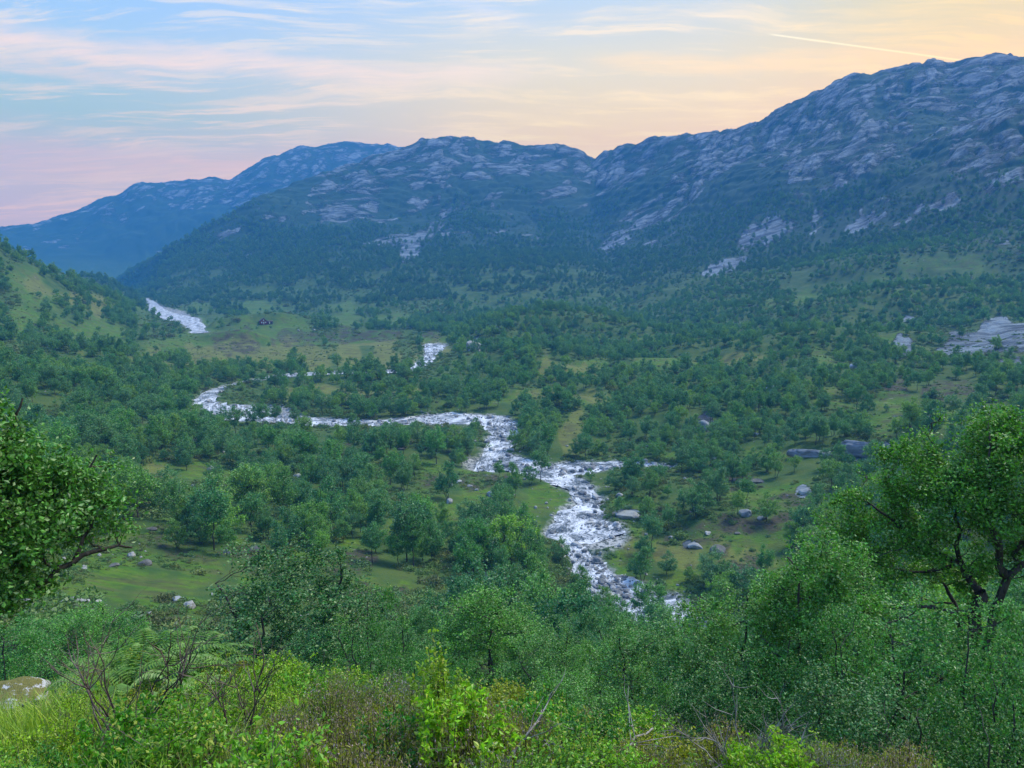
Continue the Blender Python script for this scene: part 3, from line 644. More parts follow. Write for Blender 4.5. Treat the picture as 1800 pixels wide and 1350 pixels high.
def birch(name, seed, H, W, stems, bare, nleaf, leafs, clr, ncl, trunk_r, **kw):
    rng = np.random.default_rng(seed * 7 + 1); zc = H * (bare + 1) / 2; hz = H * (1 - bare) / 2
    blobs = [(0, 0, zc, W * .40, W * .40, hz * .96)]; limbs = []
    for k in range(5):
        a = k * 1.257 + rng.uniform(-.5, .5); zz = zc + hz * rng.uniform(-.55, .35); rr_ = W * rng.uniform(.2, .32)
        blobs.append((math.cos(a) * rr_, math.sin(a) * rr_, zz, W * rng.uniform(.18, .27), W * rng.uniform(.18, .27), hz * rng.uniform(.28, .5)))
    for k in range(2): blobs.append((rng.normal(0, W * .1), rng.normal(0, W * .1), zc + hz * .75, W * .15, W * .15, hz * .3))
    for k in range(stems):
        a = k * 6.283 / stems + rng.random(); o = .02 * H * (stems > 1); sp_ = W * (.06 if stems == 1 else .26)
        b = np.array([math.cos(a) * o, math.sin(a) * o, -.02 * H]); top = np.array([math.cos(a) * sp_, math.sin(a) * sp_, H * rng.uniform(.78, .92)]); m1 = b * .6 + top * .4 + rng.normal(0, .035 * H, 3) * np.array([1, 1, .2]); m2 = b * .3 + top * .7 + rng.normal(0, .035 * H, 3) * np.array([1, 1, .2])
        limbs.append(([b, m1, m2, top], trunk_r * (1 if stems == 1 else .75), trunk_r * .2))
    return env_tree(name, seed, blobs, limbs, ncl, nleaf, leafs, clr, **kw)
def leaf_material(name, cols, pale, paleamt, trans=.3, rough=.45, var=.35):
    m, t = newmat(name)
    oi = t.new('ShaderNodeObjectInfo'); rnd = oi.outputs['Random']; tone = oi.outputs['Color']
    isl = t.new('ShaderNodeNewGeometry').outputs['Random Per Island']
    c = t.ramp(rnd, [(i / max(len(cols) - 1, 1), k) for i, k in enumerate(cols)])
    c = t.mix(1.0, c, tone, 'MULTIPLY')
    c = t.mix(1.0, c, t.ramp(isl, [(0, 1 - var), (.6, 1.0), (1, 1 + var)]), 'MULTIPLY')
    c = t.mix(t.m('MULTIPLY', t.m('GREATER_THAN', t.m('FRACT', t.m('MULTIPLY', isl, 17.31)), 1 - paleamt), .75), c, pale)
    b = t.new('ShaderNodeBsdfPrincipled', {'Base Color': c, 'Roughness': rough, 'Specular IOR Level': .4})
    tr = t.new('ShaderNodeBsdfTranslucent', {0: t.mix(1.0, c, (1.1, 1.25, .6), 'MULTIPLY')})
    mx = t.new('ShaderNodeMixShader', {0: trans, 1: b.outputs[0], 2: tr.outputs[0]})
    t.new('ShaderNodeOutputMaterial', {0: mx.outputs[0]})
    return m
def bark_material(name, a, b):
    m, t = newmat(name)
    pos = t.new('ShaderNodeTexCoord').outputs['Object']
    n = t.noise(t.mapping(pos, scale=(1, 1, .35)), 9, 5, .7)
    bs = t.new('ShaderNodeBsdfPrincipled', {'Base Color': t.mix(t.ss(n, .4, .6), a, b), 'Roughness': .9})
    t.new('ShaderNodeOutputMaterial', {0: bs.outputs[0]})
    return m
M_LEAF_MID = leaf_material('birch foliage far', [(.055, .21, .065), (.11, .30, .10), (.23, .40, .05), (.065, .225, .07), (.15, .31, .12), (.10, .30, .045)], (.34, .44, .26), .12, .28, .6, .45)
M_LEAF_NEAR = leaf_material('birch leaves', [(.08, .24, .045), (.12, .29, .055), (.095, .25, .065)], (.30, .43, .18), .16, .30, .45, .6)
M_BARK = bark_material('birch bark dark', (.020, .016, .013), (.075, .065, .055))
M_BARKL = bark_material('birch bark grey', (.05, .045, .04), (.22, .21, .20))
# mid-distance prototypes
MID = []
for i, (st_, ba, w_, H_) in enumerate([(1, .26, 5.2, 7.0), (2, .22, 5.6, 6.6), (1, .12, 5.8, 6.2), (3, .14, 6.2, 6.4), (1, .36, 4.4, 7.4), (2, .24, 4.8, 7.2)]):
    MID.append(birch('birch', 100 + i, H_, w_, st_, ba, 5200, .20, .30, 62, .10, nlimb=9, r_tw=.025, sides=(5, 3, 3)))
NEARP = []
for i, (st_, ba, w_, H_) in enumerate([(1, .16, 4.0, 6.0), (3, .06, 4.6, 5.6), (4, .03, 5.0, 5.2), (2, .10, 3.6, 6.2)]):
    NEARP.append(birch('near birch', 200 + i, H_, w_, st_, ba, 25000, .070, .165, 180, .085, nlimb=22, r_tw=.012, tip_up=.35, sides=(7, 4, 3)))
def empty(name, loc, rz=0, sc=(1, 1, 1)):
    o = D.objects.new(name, None); COL.objects.link(o); o.location = loc; o.rotation_euler = (0, 0, rz); o.scale = sc
    o.empty_display_size = .3
    return o
def plant_tree(proto, loc, rz, sc, tone, leafm, barkm, label, group, cat='tree', name='birch_tree'):
    root = empty(name, loc, rz, sc)
    tr = link('trunk', proto[0], [barkm], root); cr = link('crown', proto[1], [leafm], root); cr.color = (*tone, 1)
    root['label'] = label; root['category'] = cat
    if group: root['group'] = group
    return root
def gz(x, y): return float(sample(Zt, np.array([x]), np.array([y]))[0])
def at_px(px, r, py=1000):
    a = float(dirpx(px, py)[0]); x, y = math.sin(a) * r, math.cos(a) * r; return x, y, gz(x, y)
# near trees: label, px, top row, r, width px, tone, proto, rz
NEAR = [
 ('dark green rounded birch standing in front of the grassy slope, its trunk forked low', 490, 968, 27, 265, (.40, .62, .55), 1, .3),
 ('lighter green birch bush close to the right side of the dark rounded birch', 655, 1050, 21, 185, (1.1, 1.15, .9), 2, 1.2),
 ('slim blue-green birch between the dark rounded birch and the yellow-green one', 722, 1062, 36, 110, (.75, .95, 1.05), 0, 2.2),
 ('tall yellow-green birch above the bright sapling', 850, 1032, 29, 160, (1.15, 1.25, .65), 3, 4.0),
 ('greyish green birch bush right of the yellow-green birch', 965, 1110, 20, 150, (.95, 1.05, .95), 1, .9),
 ('pale green birch at the left end of the long thicket', 1075, 1098, 17, 170, (1.25, 1.25, .75), 2, 5.0),
 ('rounded birch bush in the thicket below the lower end of the rapids', 1165, 1088, 15, 190, (.95, 1.1, .85), 1, 3.1),
 ('tall pale-leaved birch rising from the thicket right of the rapids', 1325, 998, 14.5, 190, (1.15, 1.2, .95), 0, 1.9),
 ('slender airy birch with a pointed top left of the great birch', 1450, 925, 14, 200, (.95, 1.12, .8), 3, 2.6),
 ('bushy birch filling the gap under the slender airy birch', 1385, 1120, 11.5, 210, (.55, .78, .65), 2, .5),  # darker tone puts the thicket's inner shade into the leaf colour
 ('dark birch bush at the foot of the thicket above the dead branches', 1250, 1150, 10.5, 200, (.42, .65, .55), 1, 4.4),  # tone lowered to paint shade at the bottom of the thicket
 ('birch bush with upright shoots under the great birch', 1530, 1075, 12, 210, (.8, 1.05, .85), 2, 2.9),
 ('green birch bush in front of the forked trunk of the great birch', 1650, 1060, 11, 230, (.85, 1.1, .8), 1, 5.5),
 ('birch bush cut by the right edge of the view', 1790, 1085, 10, 220, (.9, 1.15, .75), 2, 1.4),
 ('low dark bush in the bottom right corner of the view', 1730, 1195, 8.2, 260, (.45, .65, .55), 2, 3.6),  # shaded lower part of the thicket, painted through the tone
 ('low shaded bush left of the bottom right corner', 1520, 1190, 8.4, 230, (.5, .7, .6), 1, 2.0),  # shade painted in by the darker leaf tone
 ('small grey-green birch bush at the right end of the heather', 1130, 1195, 9.5, 150, (.95, 1.05, .9), 2, .1),
 ('low green bush just behind the dead branches', 1010, 1185, 12, 160, (1.0, 1.15, .8), 1, 2.4),
 ('thin dark-trunked birch on the left below the boulders', 98, 1078, 44, 110, (.95, 1.15, .7), 0, .8),
 ('bright green birch just right of the thin dark-trunked one', 165, 1070, 43, 110, (1.05, 1.3, .6), 1, 1.7),
 ('dark blue-green birch bush left of the dark rounded birch', 240, 1085, 38, 130, (.65, .85, .85), 2, 3.3),
 ('grey-green willow-like bush touching the left of the dark rounded birch', 330, 1095, 30, 120, (.9, 1.0, .95), 1, 4.1),
 ('low birch bush behind the mossy rock', 40, 1130, 24, 150, (.85, 1.1, .75), 2, 2.0),
 ('birch bush behind the crest right of the mossy rock', 130, 1145, 22, 150, (.9, 1.1, .75), 1, .6),
 ('green birch at the left edge below the overhanging branch', 5, 1075, 40, 120, (.8, 1.1, .7), 0, 5.1),
 ('small birch behind the crest between the dark rounded birch and the fern patch', 255, 1140, 24, 120, (.7, .9, .8), 1, 5.3),
 ('blue-green birch on the slope right of the yellow-green birch', 1010, 1075, 42, 110, (.7, .95, .95), 0, 2.7),
 ('round birch in the hollow below the rapids', 1100, 1075, 52, 100, (.75, .95, .9), 1, 2.1),
 ('yellowish birch low on the slope behind the yellow-green birch', 905, 1075, 40, 110, (.95, 1.1, .75), 3, 1.1),
 ('birch bush behind the bright sapling', 770, 1130, 17, 150, (.85, 1.1, .8), 2, 3.9),
 ('birch bush behind the reddish twigs in the middle of the crest', 560, 1120, 24, 150, (.7, .95, .8), 1, 2.3),
]
for (lab, px, ty, r, wpx, tone, pi, rz) in NEAR:
    x, y, z = at_px(px, r, (ty + 1200) / 2)
    t_ = float(dirpx(px, ty)[1]); top = CAMZ + r * t_; pr = NEARP[pi]
    h = max(top - z, 1.0); sz = h / pr[2]['H']; sw = (wpx * r / F) / pr[2]['W']
    sw = np.clip(sw * 1.06, sz * .5, sz * 1.7)
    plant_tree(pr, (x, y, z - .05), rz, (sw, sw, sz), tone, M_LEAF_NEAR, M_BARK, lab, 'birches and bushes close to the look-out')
# the two great birches framing the view
def great(seed, pb, pyb, r, limbs_px, blobs_px, tone, label, ncl, nleaf, **kw):
    """limbs and leaf masses given where the photo shows them, r metres away; the tree stands turned towards the look-out"""
    az, _ = dirpx(pb, pyb); az = float(az); gx, gy = math.sin(az) * r, math.cos(az) * r; zb = gz(gx, gy) - .1
    def loc(px, py, dy=0.0):
        a, t = dirpx(px, py); rr = r / math.cos(float(a) - az); return (math.tan(float(a) - az) * (r + dy), dy, CAMZ + (rr + dy) * float(t) - zb)
    limbs = []
    for pts_, ra, rb in limbs_px:
        L_ = [loc(*p) for p in pts_]
        if ra > .1: L_[0] = (L_[0][0], L_[0][1], min(L_[0][2], 0.0))
        limbs.append((L_, ra, rb))
    blobs = []
    for (px, py, rx, ry, dy) in blobs_px:
        c = loc(px, py, dy); k = r / F * 1.05; blobs.append((c[0], c[1], c[2], rx * k, (rx + ry) * .5 * k, ry * k))
    pr = env_tree('great birch', seed, blobs, limbs, ncl, nleaf, .072, .15, up=.5, **kw)
    return plant_tree(pr, (gx, gy, zb), -az, (1, 1, 1), tone, M_LEAF_NEAR, M_BARK, label, None)
great(311, -170, 1150, 11.5, [([(-170, 1200), (-120, 1080, .1), (-60, 960, .2), (-40, 840, 0), (-60, 720, 0)], .16, .03), ([(-120, 1080, .1), (-20, 1075, -.3), (60, 1030, -.4), (130, 985, -.4), (190, 960, -.3), (232, 962, -.2)], .085, .012), ([(-60, 960, .2), (30, 920, 0), (110, 860, 0), (170, 800, 0)], .06, .012), ([(-40, 840, 0), (20, 760, 0), (40, 700, 0)], .05, .01), ([(130, 985, -.4), (165, 905, -.2), (205, 880, 0)], .03, .008)],
      [(-110, 830, 110, 120, 0), (-10, 830, 60, 60, 0), (-40, 735, 30, 50, 0), (60, 870, 66, 56, .1), (100, 815, 34, 24, .1), (140, 880, 70, 60, 0), (70, 930, 95, 55, -.1), (188, 928, 42, 24, -.2), (-80, 960, 120, 90, 0), (40, 1035, 60, 22, -.5), (-30, 900, 90, 90, .6)], (1.05, 1.15, .75), 'big leafy birch reaching in from the left edge with a low overhanging branch', 330, 36000, nlimb=40, r_tw=.010, sides=(8, 5, 3), shell=.2)
great(322, 1712, 1135, 17.5, [([(1712, 1160), (1712, 1090), (1722, 1040, 0)], .15, .12), ([(1722, 1040), (1765, 1010), (1800, 965), (1850, 900), (1880, 820)], .11, .02), ([(1722, 1040), (1685, 990, .4), (1680, 900, .6), (1700, 800, .6)], .085, .015), ([(1765, 1010), (1748, 930, -.4), (1735, 850, -.5), (1740, 770, -.4)], .09, .015), ([(1716, 1085), (1640, 1060, -.3), (1560, 1070, -.5), (1500, 1050, -.6)], .07, .012), ([(1685, 990, .4), (1620, 960, .2), (1550, 900, 0), (1510, 870, 0)], .07, .012), ([(1685, 990, .4), (1600, 1010, .5), (1500, 980, .4)], .05, .01), ([(1690, 1130, .8), (1680, 1060, 1.0), (1640, 1000, 1.2)], .08, .02)],
      [(1750, 770, 85, 52, 0), (1640, 830, 85, 58, 0), (1780, 860, 110, 75, .4), (1565, 905, 85, 66, 0), (1670, 920, 105, 75, .3), (1500, 940, 64, 56, 0), (1590, 840, 60, 44, 0), (1430, 1010, 50, 40, 0), (1560, 1000, 90, 62, 0), (1480, 1020, 50, 40, .2), (1650, 1020, 80, 50, .8), (1850, 830, 110, 90, .4), (1880, 950, 80, 80, .8), (1790, 760, 70, 44, .3), (1720, 880, 80, 60, -.5)], (1.35, 1.3, .65), 'great spreading birch with a dark forked trunk at the right edge', 430, 52000, nlimb=60, r_tw=.013, sides=(8, 5, 3), shell=.25)

# ------------------------------------------------------------------ the birch woods of the valley
HC = np.maximum.accumulate((Zt - CAMZ) / RG, axis=1)
rngw = np.random.default_rng(77)
def candidates():
    out = []
    for (r0, r1, s) in ((46, 330, 4.6), (330, 800, 5.4), (800, 2150, 6.8)):
        g = np.arange(-r1, r1, s); gx, gy = np.meshgrid(g, g[g > 0]); gx = gx.ravel() + rngw.uniform(-.5, .5, gx.size) * s; gy = gy.ravel() + rngw.uniform(-.5, .5, gy.size) * s
        r = np.hypot(gx, gy); a = np.arctan2(gx, gy); m = (r >= r0) & (r < r1) & (np.abs(a) < rad(40 if r1 > 800 else 46))
        out.append(np.stack([gx[m], gy[m], r[m]], 1))
    return np.concatenate(out)
C_ = candidates(); cx_, cy__, cr_ = C_.T
cz_ = sample(Zt, cx_, cy__); fo = sample(treeline, cx_, cy__); op_ = sample(opn, cx_, cy__); rk_ = sample(rock, cx_, cy__); wd_ = sample(np.minimum(WD, 99), cx_, cy__)
mt_ = sample(mnt, cx_, cy__)
ppx, ppy = topx(cx_, cy__, cz_)
dn = fbm(cx_, cy__, 45, 4, 131, .6); dn2 = fbm(cx_ * .8, cy__, 140, 3, 137, .5)
dens = sst(dn + dn2 * .7, -.42, .3) * .92 + .04
dens = np.where((cr_ < 330) & (ppx < 1000), np.maximum(dens, .40 + .42 * sst(dn, -.2, .3)), dens)
dens = np.where((cr_ > 230) & (cr_ < 760) & (ppx > 760), np.maximum(dens, .42 + .5 * sst(dn, -.3, .1)), dens)
dens *= fo
dens = np.where(mt_ > .3, (sst(dn + dn2, -.95, -.25) * .75 + .25) * fo, dens)
dens = np.where((ppx > 430) & (ppx < 735) & (ppy > 656) & (ppy < 682), np.maximum(dens, .85), dens)
dens *= (1 - op_) * .985 + .015
dens *= 1 - np.clip(rk_, 0, 1) * .97
dens = np.where(wd_ < 1.2, 0, dens)
dens = np.where((wd_ > 1.5) & (wd_ < 9) & (cr_ > 150) & (op_ < .5), np.maximum(dens, .8), dens)
# the cabin keeps its knoll bare
hx, hy, hz = at_px(462, 700, 566); dens = np.where(np.hypot(cx_ - hx, cy__ - hy) < 48, 0, dens)
keep = rngw.random(len(dens)) < dens
cx_, cy__, cr_, cz_, ppx, ppy, mt_, op_, dn = [v[keep] for v in (cx_, cy__, cr_, cz_, ppx, ppy, mt_, op_, dn)]
n_ = len(cx_)
scl = np.clip(rngw.lognormal(-.10, .27, n_), .42, 1.42) * np.where(ppx > 1000, .86, 1.0) * np.where((cr_ > 330) & (cr_ < 900), .95, 1) * np.where(op_ > .5, .6, 1)
fi = np.interp(np.arctan2(cx_, cy__), azs, np.arange(len(azs))).astype(int); fj = np.clip(np.searchsorted(rs, cr_) - 2, 0, len(rs) - 1)
topy = topx(cx_, cy__, cz_ + 6.6 * scl)[1]
limy = np.interp(ppx, [0, 430, 600, 800, 950, 1000, 1080, 1190, 1260, 1350, 1450, 1800], [1072, 1068, 1040, 1000, 945, 985, 1040, 1075, 1050, 1040, 985, 985])
okk = (cr_ > 96) | (topy > limy)
rb = rngw.random(n_)
okk &= ~((ppx > 330) & (ppx < 735) & (ppy > 580) & (ppy < 648) & (rb < .93))
okk &= ~((ppx > 1040) & (ppx < 1195) & (ppy > 818) & (ppy < 852) & (rb < .85))
okk &= ~((ppx > 1620) & (ppy > 575) & (ppy < 636) & (rb < .9))
okk &= ~((ppx > 395) & (ppx < 880) & (ppy > 738) & (ppy < 800) & (topy < 744) & (rb < .85))
okk &= ~((ppx > 325) & (ppx < 460) & (ppy > 690) & (ppy < 770) & (topy < 722) & (rb < .8))
okk &= ~((ppx > 735) & (ppx < 800) & (ppy > 606) & (ppy < 670) & (topy < 640) & (rb < .9))
okk &= ~((ppx > 240) & (ppx < 380) & (ppy > 540) & (ppy < 610) & (topy < 585) & (rb < .9))
okk &= ~((ppx > 930) & (ppx < 1200) & (ppy > 1000) & (cr_ > 90) & (cr_ < 150) & (rb < .6))
okk &= ~((ppx > 840) & (ppx < 1130) & (ppy > 800) & (ppy < 1000) & (topy < 880) & (np.abs(ppx - 960) < 60) & (rb < .5))
cx_, cy__, cr_, cz_, ppx, ppy, mt_, op_, dn, scl = [v[okk] for v in (cx_, cy__, cr_, cz_, ppx, ppy, mt_, op_, dn, scl)]
n_ = len(cx_)
fi = np.interp(np.arctan2(cx_, cy__), azs, np.arange(len(azs))).astype(int); fj = np.clip(np.searchsorted(rs, cr_) - 2, 0, len(rs) - 1)
vis = (cz_ + 7 * scl - CAMZ) / cr_ > HC[fi, fj]
inf_ = (ppx > -60) & (ppx < 1860)
use = vis
size = np.where(inf_ & vis, scl / cr_, 0)
order = np.argsort(-size)
NI = 300 - len(NEAR) - 4
ind = order[:NI]; rest = np.array(sorted(set(np.where(use)[0]) - set(ind.tolist())))
def zone(px, py):
    if py > 1010: return ('on the lower slope left of the rapids', 'lower slope') if px < 980 else ('below the foot of the rapids', 'foot of the rapids')
    if px < 620: return ('on the green slope at the left', 'green slope') if py > 880 else ('in the left-hand wood', 'left wood')
    if px < 1000: return ('in the dense wood left of the rapids', 'wood left of the rapids') if py > 900 else ('by the boulder clearing', 'boulder clearing')
    if px < 1250: return ('along the right bank of the rapids', 'right bank')
    return ('on the heathy meadow right of the rapids', 'heathy meadow')
TONES = [((.70, .92, .92), 'dark blue-green'), ((.95, 1.0, 1.0), 'grey-green'), ((1.15, 1.25, .75), 'fresh yellow-green'), ((.85, 1.02, .85), 'mid-green')]
first = []
for k in ind:
    tone, tn = TONES[rngw.choice(4, p=[.3, .25, .15, .3])]
    zt, zg = zone(ppx[k], ppy[k]); s = float(scl[k]); pi = int(rngw.integers(0, 6))
    if ppx[k] < 640 and cr_[k] < 100 : s *= .85
    hn = 'tall' if s > .95 else ('low' if s < .72 else 'mid-sized')
    b = M_BARKL if rngw.random() < .35 else M_BARK
    form = ('single-trunk', 'twin-stemmed', 'broad', 'many-stemmed', 'bare-legged', 'forked')[pi]
    side = 'far left' if ppx[k] < 250 else 'left' if ppx[k] < 480 else 'centre-left' if ppx[k] < 700 else 'centre' if ppx[k] < 950 else 'centre-right' if ppx[k] < 1200 else 'right' if ppx[k] < 1450 else 'far right'
    o = plant_tree(MID[pi], (cx_[k], cy__[k], cz_[k] - .1), rngw.uniform(0, 6.28), (s * rngw.uniform(.85, 1.1),) * 2 + (s,), tone, M_LEAF_MID, M_BARK, f'{hn} {tn} {form} birch {zt}, {side}', f'{hn} {tn} {form} birches {zg} {side}')
    first.append((pi, o))
protos = {}
for pi, o in first: protos.setdefault(pi, o)
def gn_scatter(name, pts, sc, rz, idx, sources, label, cat, kind='stuff', tilt=0.0, color=(1, 1, 1)):
    me = D.meshes.new(name); me.vertices.add(len(pts)); me.vertices.foreach_set('co', np.asarray(pts, np.float32).ravel())
    fattr(me, 'sc', sc); fattr(me, 'rz', rz); fattr(me, 'ix', idx)
    o = link(name, me, [], label=label, cat=cat, kind=kind); o.color = (*color, 1)
    ng = D.node_groups.new(name + ' scatter', 'GeometryNodeTree')
    ng.interface.new_socket('Geometry', in_out='INPUT', socket_type='NodeSocketGeometry'); ng.interface.new_socket('Geometry', in_out='OUTPUT', socket_type='NodeSocketGeometry')
    t = NT(ng); gi = t.new('NodeGroupInput'); go = t.new('NodeGroupOutput')
    jo = t.new('GeometryNodeJoinGeometry')
    for objs in sources:
        j2 = t.new('GeometryNodeJoinGeometry')
        for ob in objs:
            oi = t.new('GeometryNodeObjectInfo', {'Object': ob}); t.l.new(oi.outputs['Geometry'], j2.inputs[0])
        g2 = t.new('GeometryNodeGeometryToInstance', {0: j2.outputs[0]}); t.l.new(g2.outputs[0], jo.inputs[0])
    def na(n, dt='FLOAT'): return t.new('GeometryNodeInputNamedAttribute', {'Name': n}, data_type=dt).outputs[0]
    rot = t.new('ShaderNodeCombineXYZ', {2: na('rz')})
    ix = na('ix')
    iop = t.new('GeometryNodeInstanceOnPoints', {'Points': gi.outputs[0], 'Instance': jo.outputs[0], 'Pick Instance': True, 'Instance Index': ix, 'Rotation': rot.outputs[0], 'Scale': na('sc')})
    t.l.new(iop.outputs[0], go.inputs[0])
    md = o.modifiers.new('scatter', 'NODES'); md.node_group = ng
    return o
src = [[c for c in protos[k].children] for k in sorted(protos)]
nr_ = cr_[rest]
for nm, m, lab, colr in (('valley_birch_woodland', nr_ < 900, 'birch woodland covering the valley floor and knolls beyond the nearer trees', (.92, 1.0, .95)), ('hillside_birch_woodland', nr_ >= 900, 'dense dark birch woodland climbing the far mountainside', (.62, .74, .85))):  # hillside tint leans blue, carrying some of the haze in the leaf colour
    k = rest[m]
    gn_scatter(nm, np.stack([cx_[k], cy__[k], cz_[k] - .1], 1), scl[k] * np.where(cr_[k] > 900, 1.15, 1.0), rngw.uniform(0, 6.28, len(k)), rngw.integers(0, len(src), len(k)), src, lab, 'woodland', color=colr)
# low undergrowth: dwarf birch, juniper and heather mounds, past counting
def mound(seed):
    rng = np.random.default_rng(seed); n = 420; d = rng.normal(0, 1, (n, 3)); d /= np.linalg.norm(d, axis=1)[:, None]; d[:, 2] = np.abs(d[:, 2])
    k = rng.integers(0, 5, n); cen = rng.normal(0, .28, (5, 3)) * np.array([1, 1, .0]); p = cen[k] + d * np.array([.5, .5, .55]) * rng.uniform(.55, 1.05, (n, 1)) * rng.uniform(.6, 1, (5, 1))[k]
    lc, lq = leaf_quads(p, .15, rng, up=.9); return raw_mesh('low_shrub', lc, lq)
M_MOUND = leaf_material('low shrubs', [(.075, .18, .05), (.14, .24, .05), (.09, .20, .07), (.17, .23, .05), (.10, .12, .05)], (.24, .28, .16), .08, .2, .8, .3)
mounds = []
for k, (px, py, lab) in enumerate([(350, 1010, 'low round shrub alone on the green slope'), (900, 900, 'low shrub on the grass left of the rapids'), (1180, 1000, 'low shrub on the green right bank'), (1400, 930, 'low shrub on the heathy meadow')]):
    h = hit(Zt, px, py, 40); o = link('low_shrub', mound(860 + k), [M_MOUND], label=lab, cat='shrub'); o.location = h; o.scale = (1.5, 1.5, 1.2); mounds.append(o)
g_ = rngw.random((230000, 2)); ur = np.exp(np.log(42) + g_[:, 0] * (np.log(1700) - np.log(42))); ua = rad(80) * (g_[:, 1] - .5); ux, uy = np.sin(ua) * ur, np.cos(ua) * ur
uz = sample(Zt, ux, uy); uo = sample(opn, ux, uy); ur_k = sample(rock, ux, uy); uw = sample(np.minimum(WD, 99), ux, uy); uh = sample(heath, ux, uy)
un = fbm(ux / (1 + ur / 150), uy / (1 + ur / 150), 9, 3, 141)
pd = sst(un, -.25, .35) * np.where(uo > .5, .55, .8) * (1 - ur_k * .9) + uh * .35 * (uo > .3)
km = (rngw.random(len(ux)) < pd) & (uw > .6) & (np.hypot(ux - hx, uy - hy) > 9)
fi = np.interp(ua, azs, np.arange(len(azs))).astype(int); fj = np.clip(np.searchsorted(rs, ur) - 2, 0, len(rs) - 1)
km &= (uz + 1.2 - CAMZ) / ur > HC[fi, fj]
nk = int(km.sum())
gn_scatter('undergrowth', np.stack([ux[km], uy[km], uz[km] - .05], 1), rngw.lognormal(-.2, .5, nk) * (.62 + .75 * np.minimum(ur[km] / 500, 1.6)) * np.where(uo[km] > .5, .45, 1), rngw.uniform(0, 6.28, nk), rngw.integers(0, 4, nk), [[o] for o in mounds], 'low undergrowth of dwarf birch, juniper and heather over the whole valley', 'undergrowth')
print('TREES', nk, len(ind), len(rest))
# ------------------------------------------------------------------ boulders
import bmesh
def rock_mesh(name, seed, squash=(1, .85, .62), sub=4, rough=.22, flat=.35):
    bm = bmesh.new(); bmesh.ops.create_icosphere(bm, subdivisions=sub, radius=.5)
    rng = np.random.default_rng(seed); co = np.array([v.co for v in bm.verts])
    for k in range(9):                                   # planes shear faces off the ball
        n = norm(rng.normal(0, 1, 3)); d = rng.uniform(.30, .44); e = co @ n - d
        co -= np.maximum(e, 0)[:, None] * n[None] * .9
    f = 1 + rough * (perlin(co[:, 0] * 3 + seed, co[:, 1] * 3 + co[:, 2] * 2.3, seed) * .5 + perlin(co[:, 0] * 8 + co[:, 2] * 5, co[:, 1] * 8 - co[:, 2] * 4, seed + 1) * .25)
    co *= f[:, None]; co *= np.array(squash)
    co[:, 2] = np.where(co[:, 2] < -flat * squash[2], -flat * squash[2], co[:, 2]) + flat * squash[2] * .6
    for v, c in zip(bm.verts, co): v.co = c
    me = D.meshes.new(name); bm.to_mesh(me); bm.free()
    me.polygons.foreach_set('use_smooth', np.ones(len(me.polygons), bool)); me.set_sharp_from_angle(angle=rad(38))
    return me
def rock_material(name, a, b, lich, moss):
    m, t = newmat(name)
    tc = t.new('ShaderNodeTexCoord').outputs['Object']; oi = t.new('ShaderNodeObjectInfo')
    p = t.vm('ADD', tc, oi.outputs['Location'])
    n = t.noise(p, 2.2, 7, .7); n2 = t.noise(p, 7.0, 5, .7)
    c = t.mix(t.ss(n, .35, .65), a, b)
    c = t.mix(t.m('MULTIPLY', t.ss(n2, .55, .72), .6), c, lich)
    nz = t.new('ShaderNodeSeparateXYZ', {0: t.new('ShaderNodeNewGeometry').outputs['Normal']}).outputs[2]
    c = t.mix(t.m('MULTIPLY', t.ss(t.m('ADD', nz, n), 1.2, 1.5), moss), c, (.07, .085, .02))
    c = t.mix(1.0, c, oi.outputs['Color'], 'MULTIPLY')
    bp = t.new('ShaderNodeBump', {'Strength': .7, 'Distance': .08, 'Height': t.m('ADD', n, t.m('MULTIPLY', n2, .4))})
    b_ = t.new('ShaderNodeBsdfPrincipled', {'Base Color': c, 'Roughness': .9, 'Normal': bp.outputs[0]})
    t.new('ShaderNodeOutputMaterial', {0: b_.outputs[0]}); return m
M_ROCK = rock_material('granite', (.20, .21, .22), (.42, .42, .42), (.52, .52, .50), .35)
M_WET = rock_material('river rock', (.07, .075, .085), (.24, .25, .27), (.42, .43, .45), 0.0)
RK = [rock_mesh('boulder', 500 + i, sq) for i, sq in enumerate([(1, .85, .62), (1, .9, .75), (1, .7, .5), (1, .8, .42), (1, .75, .9)])]
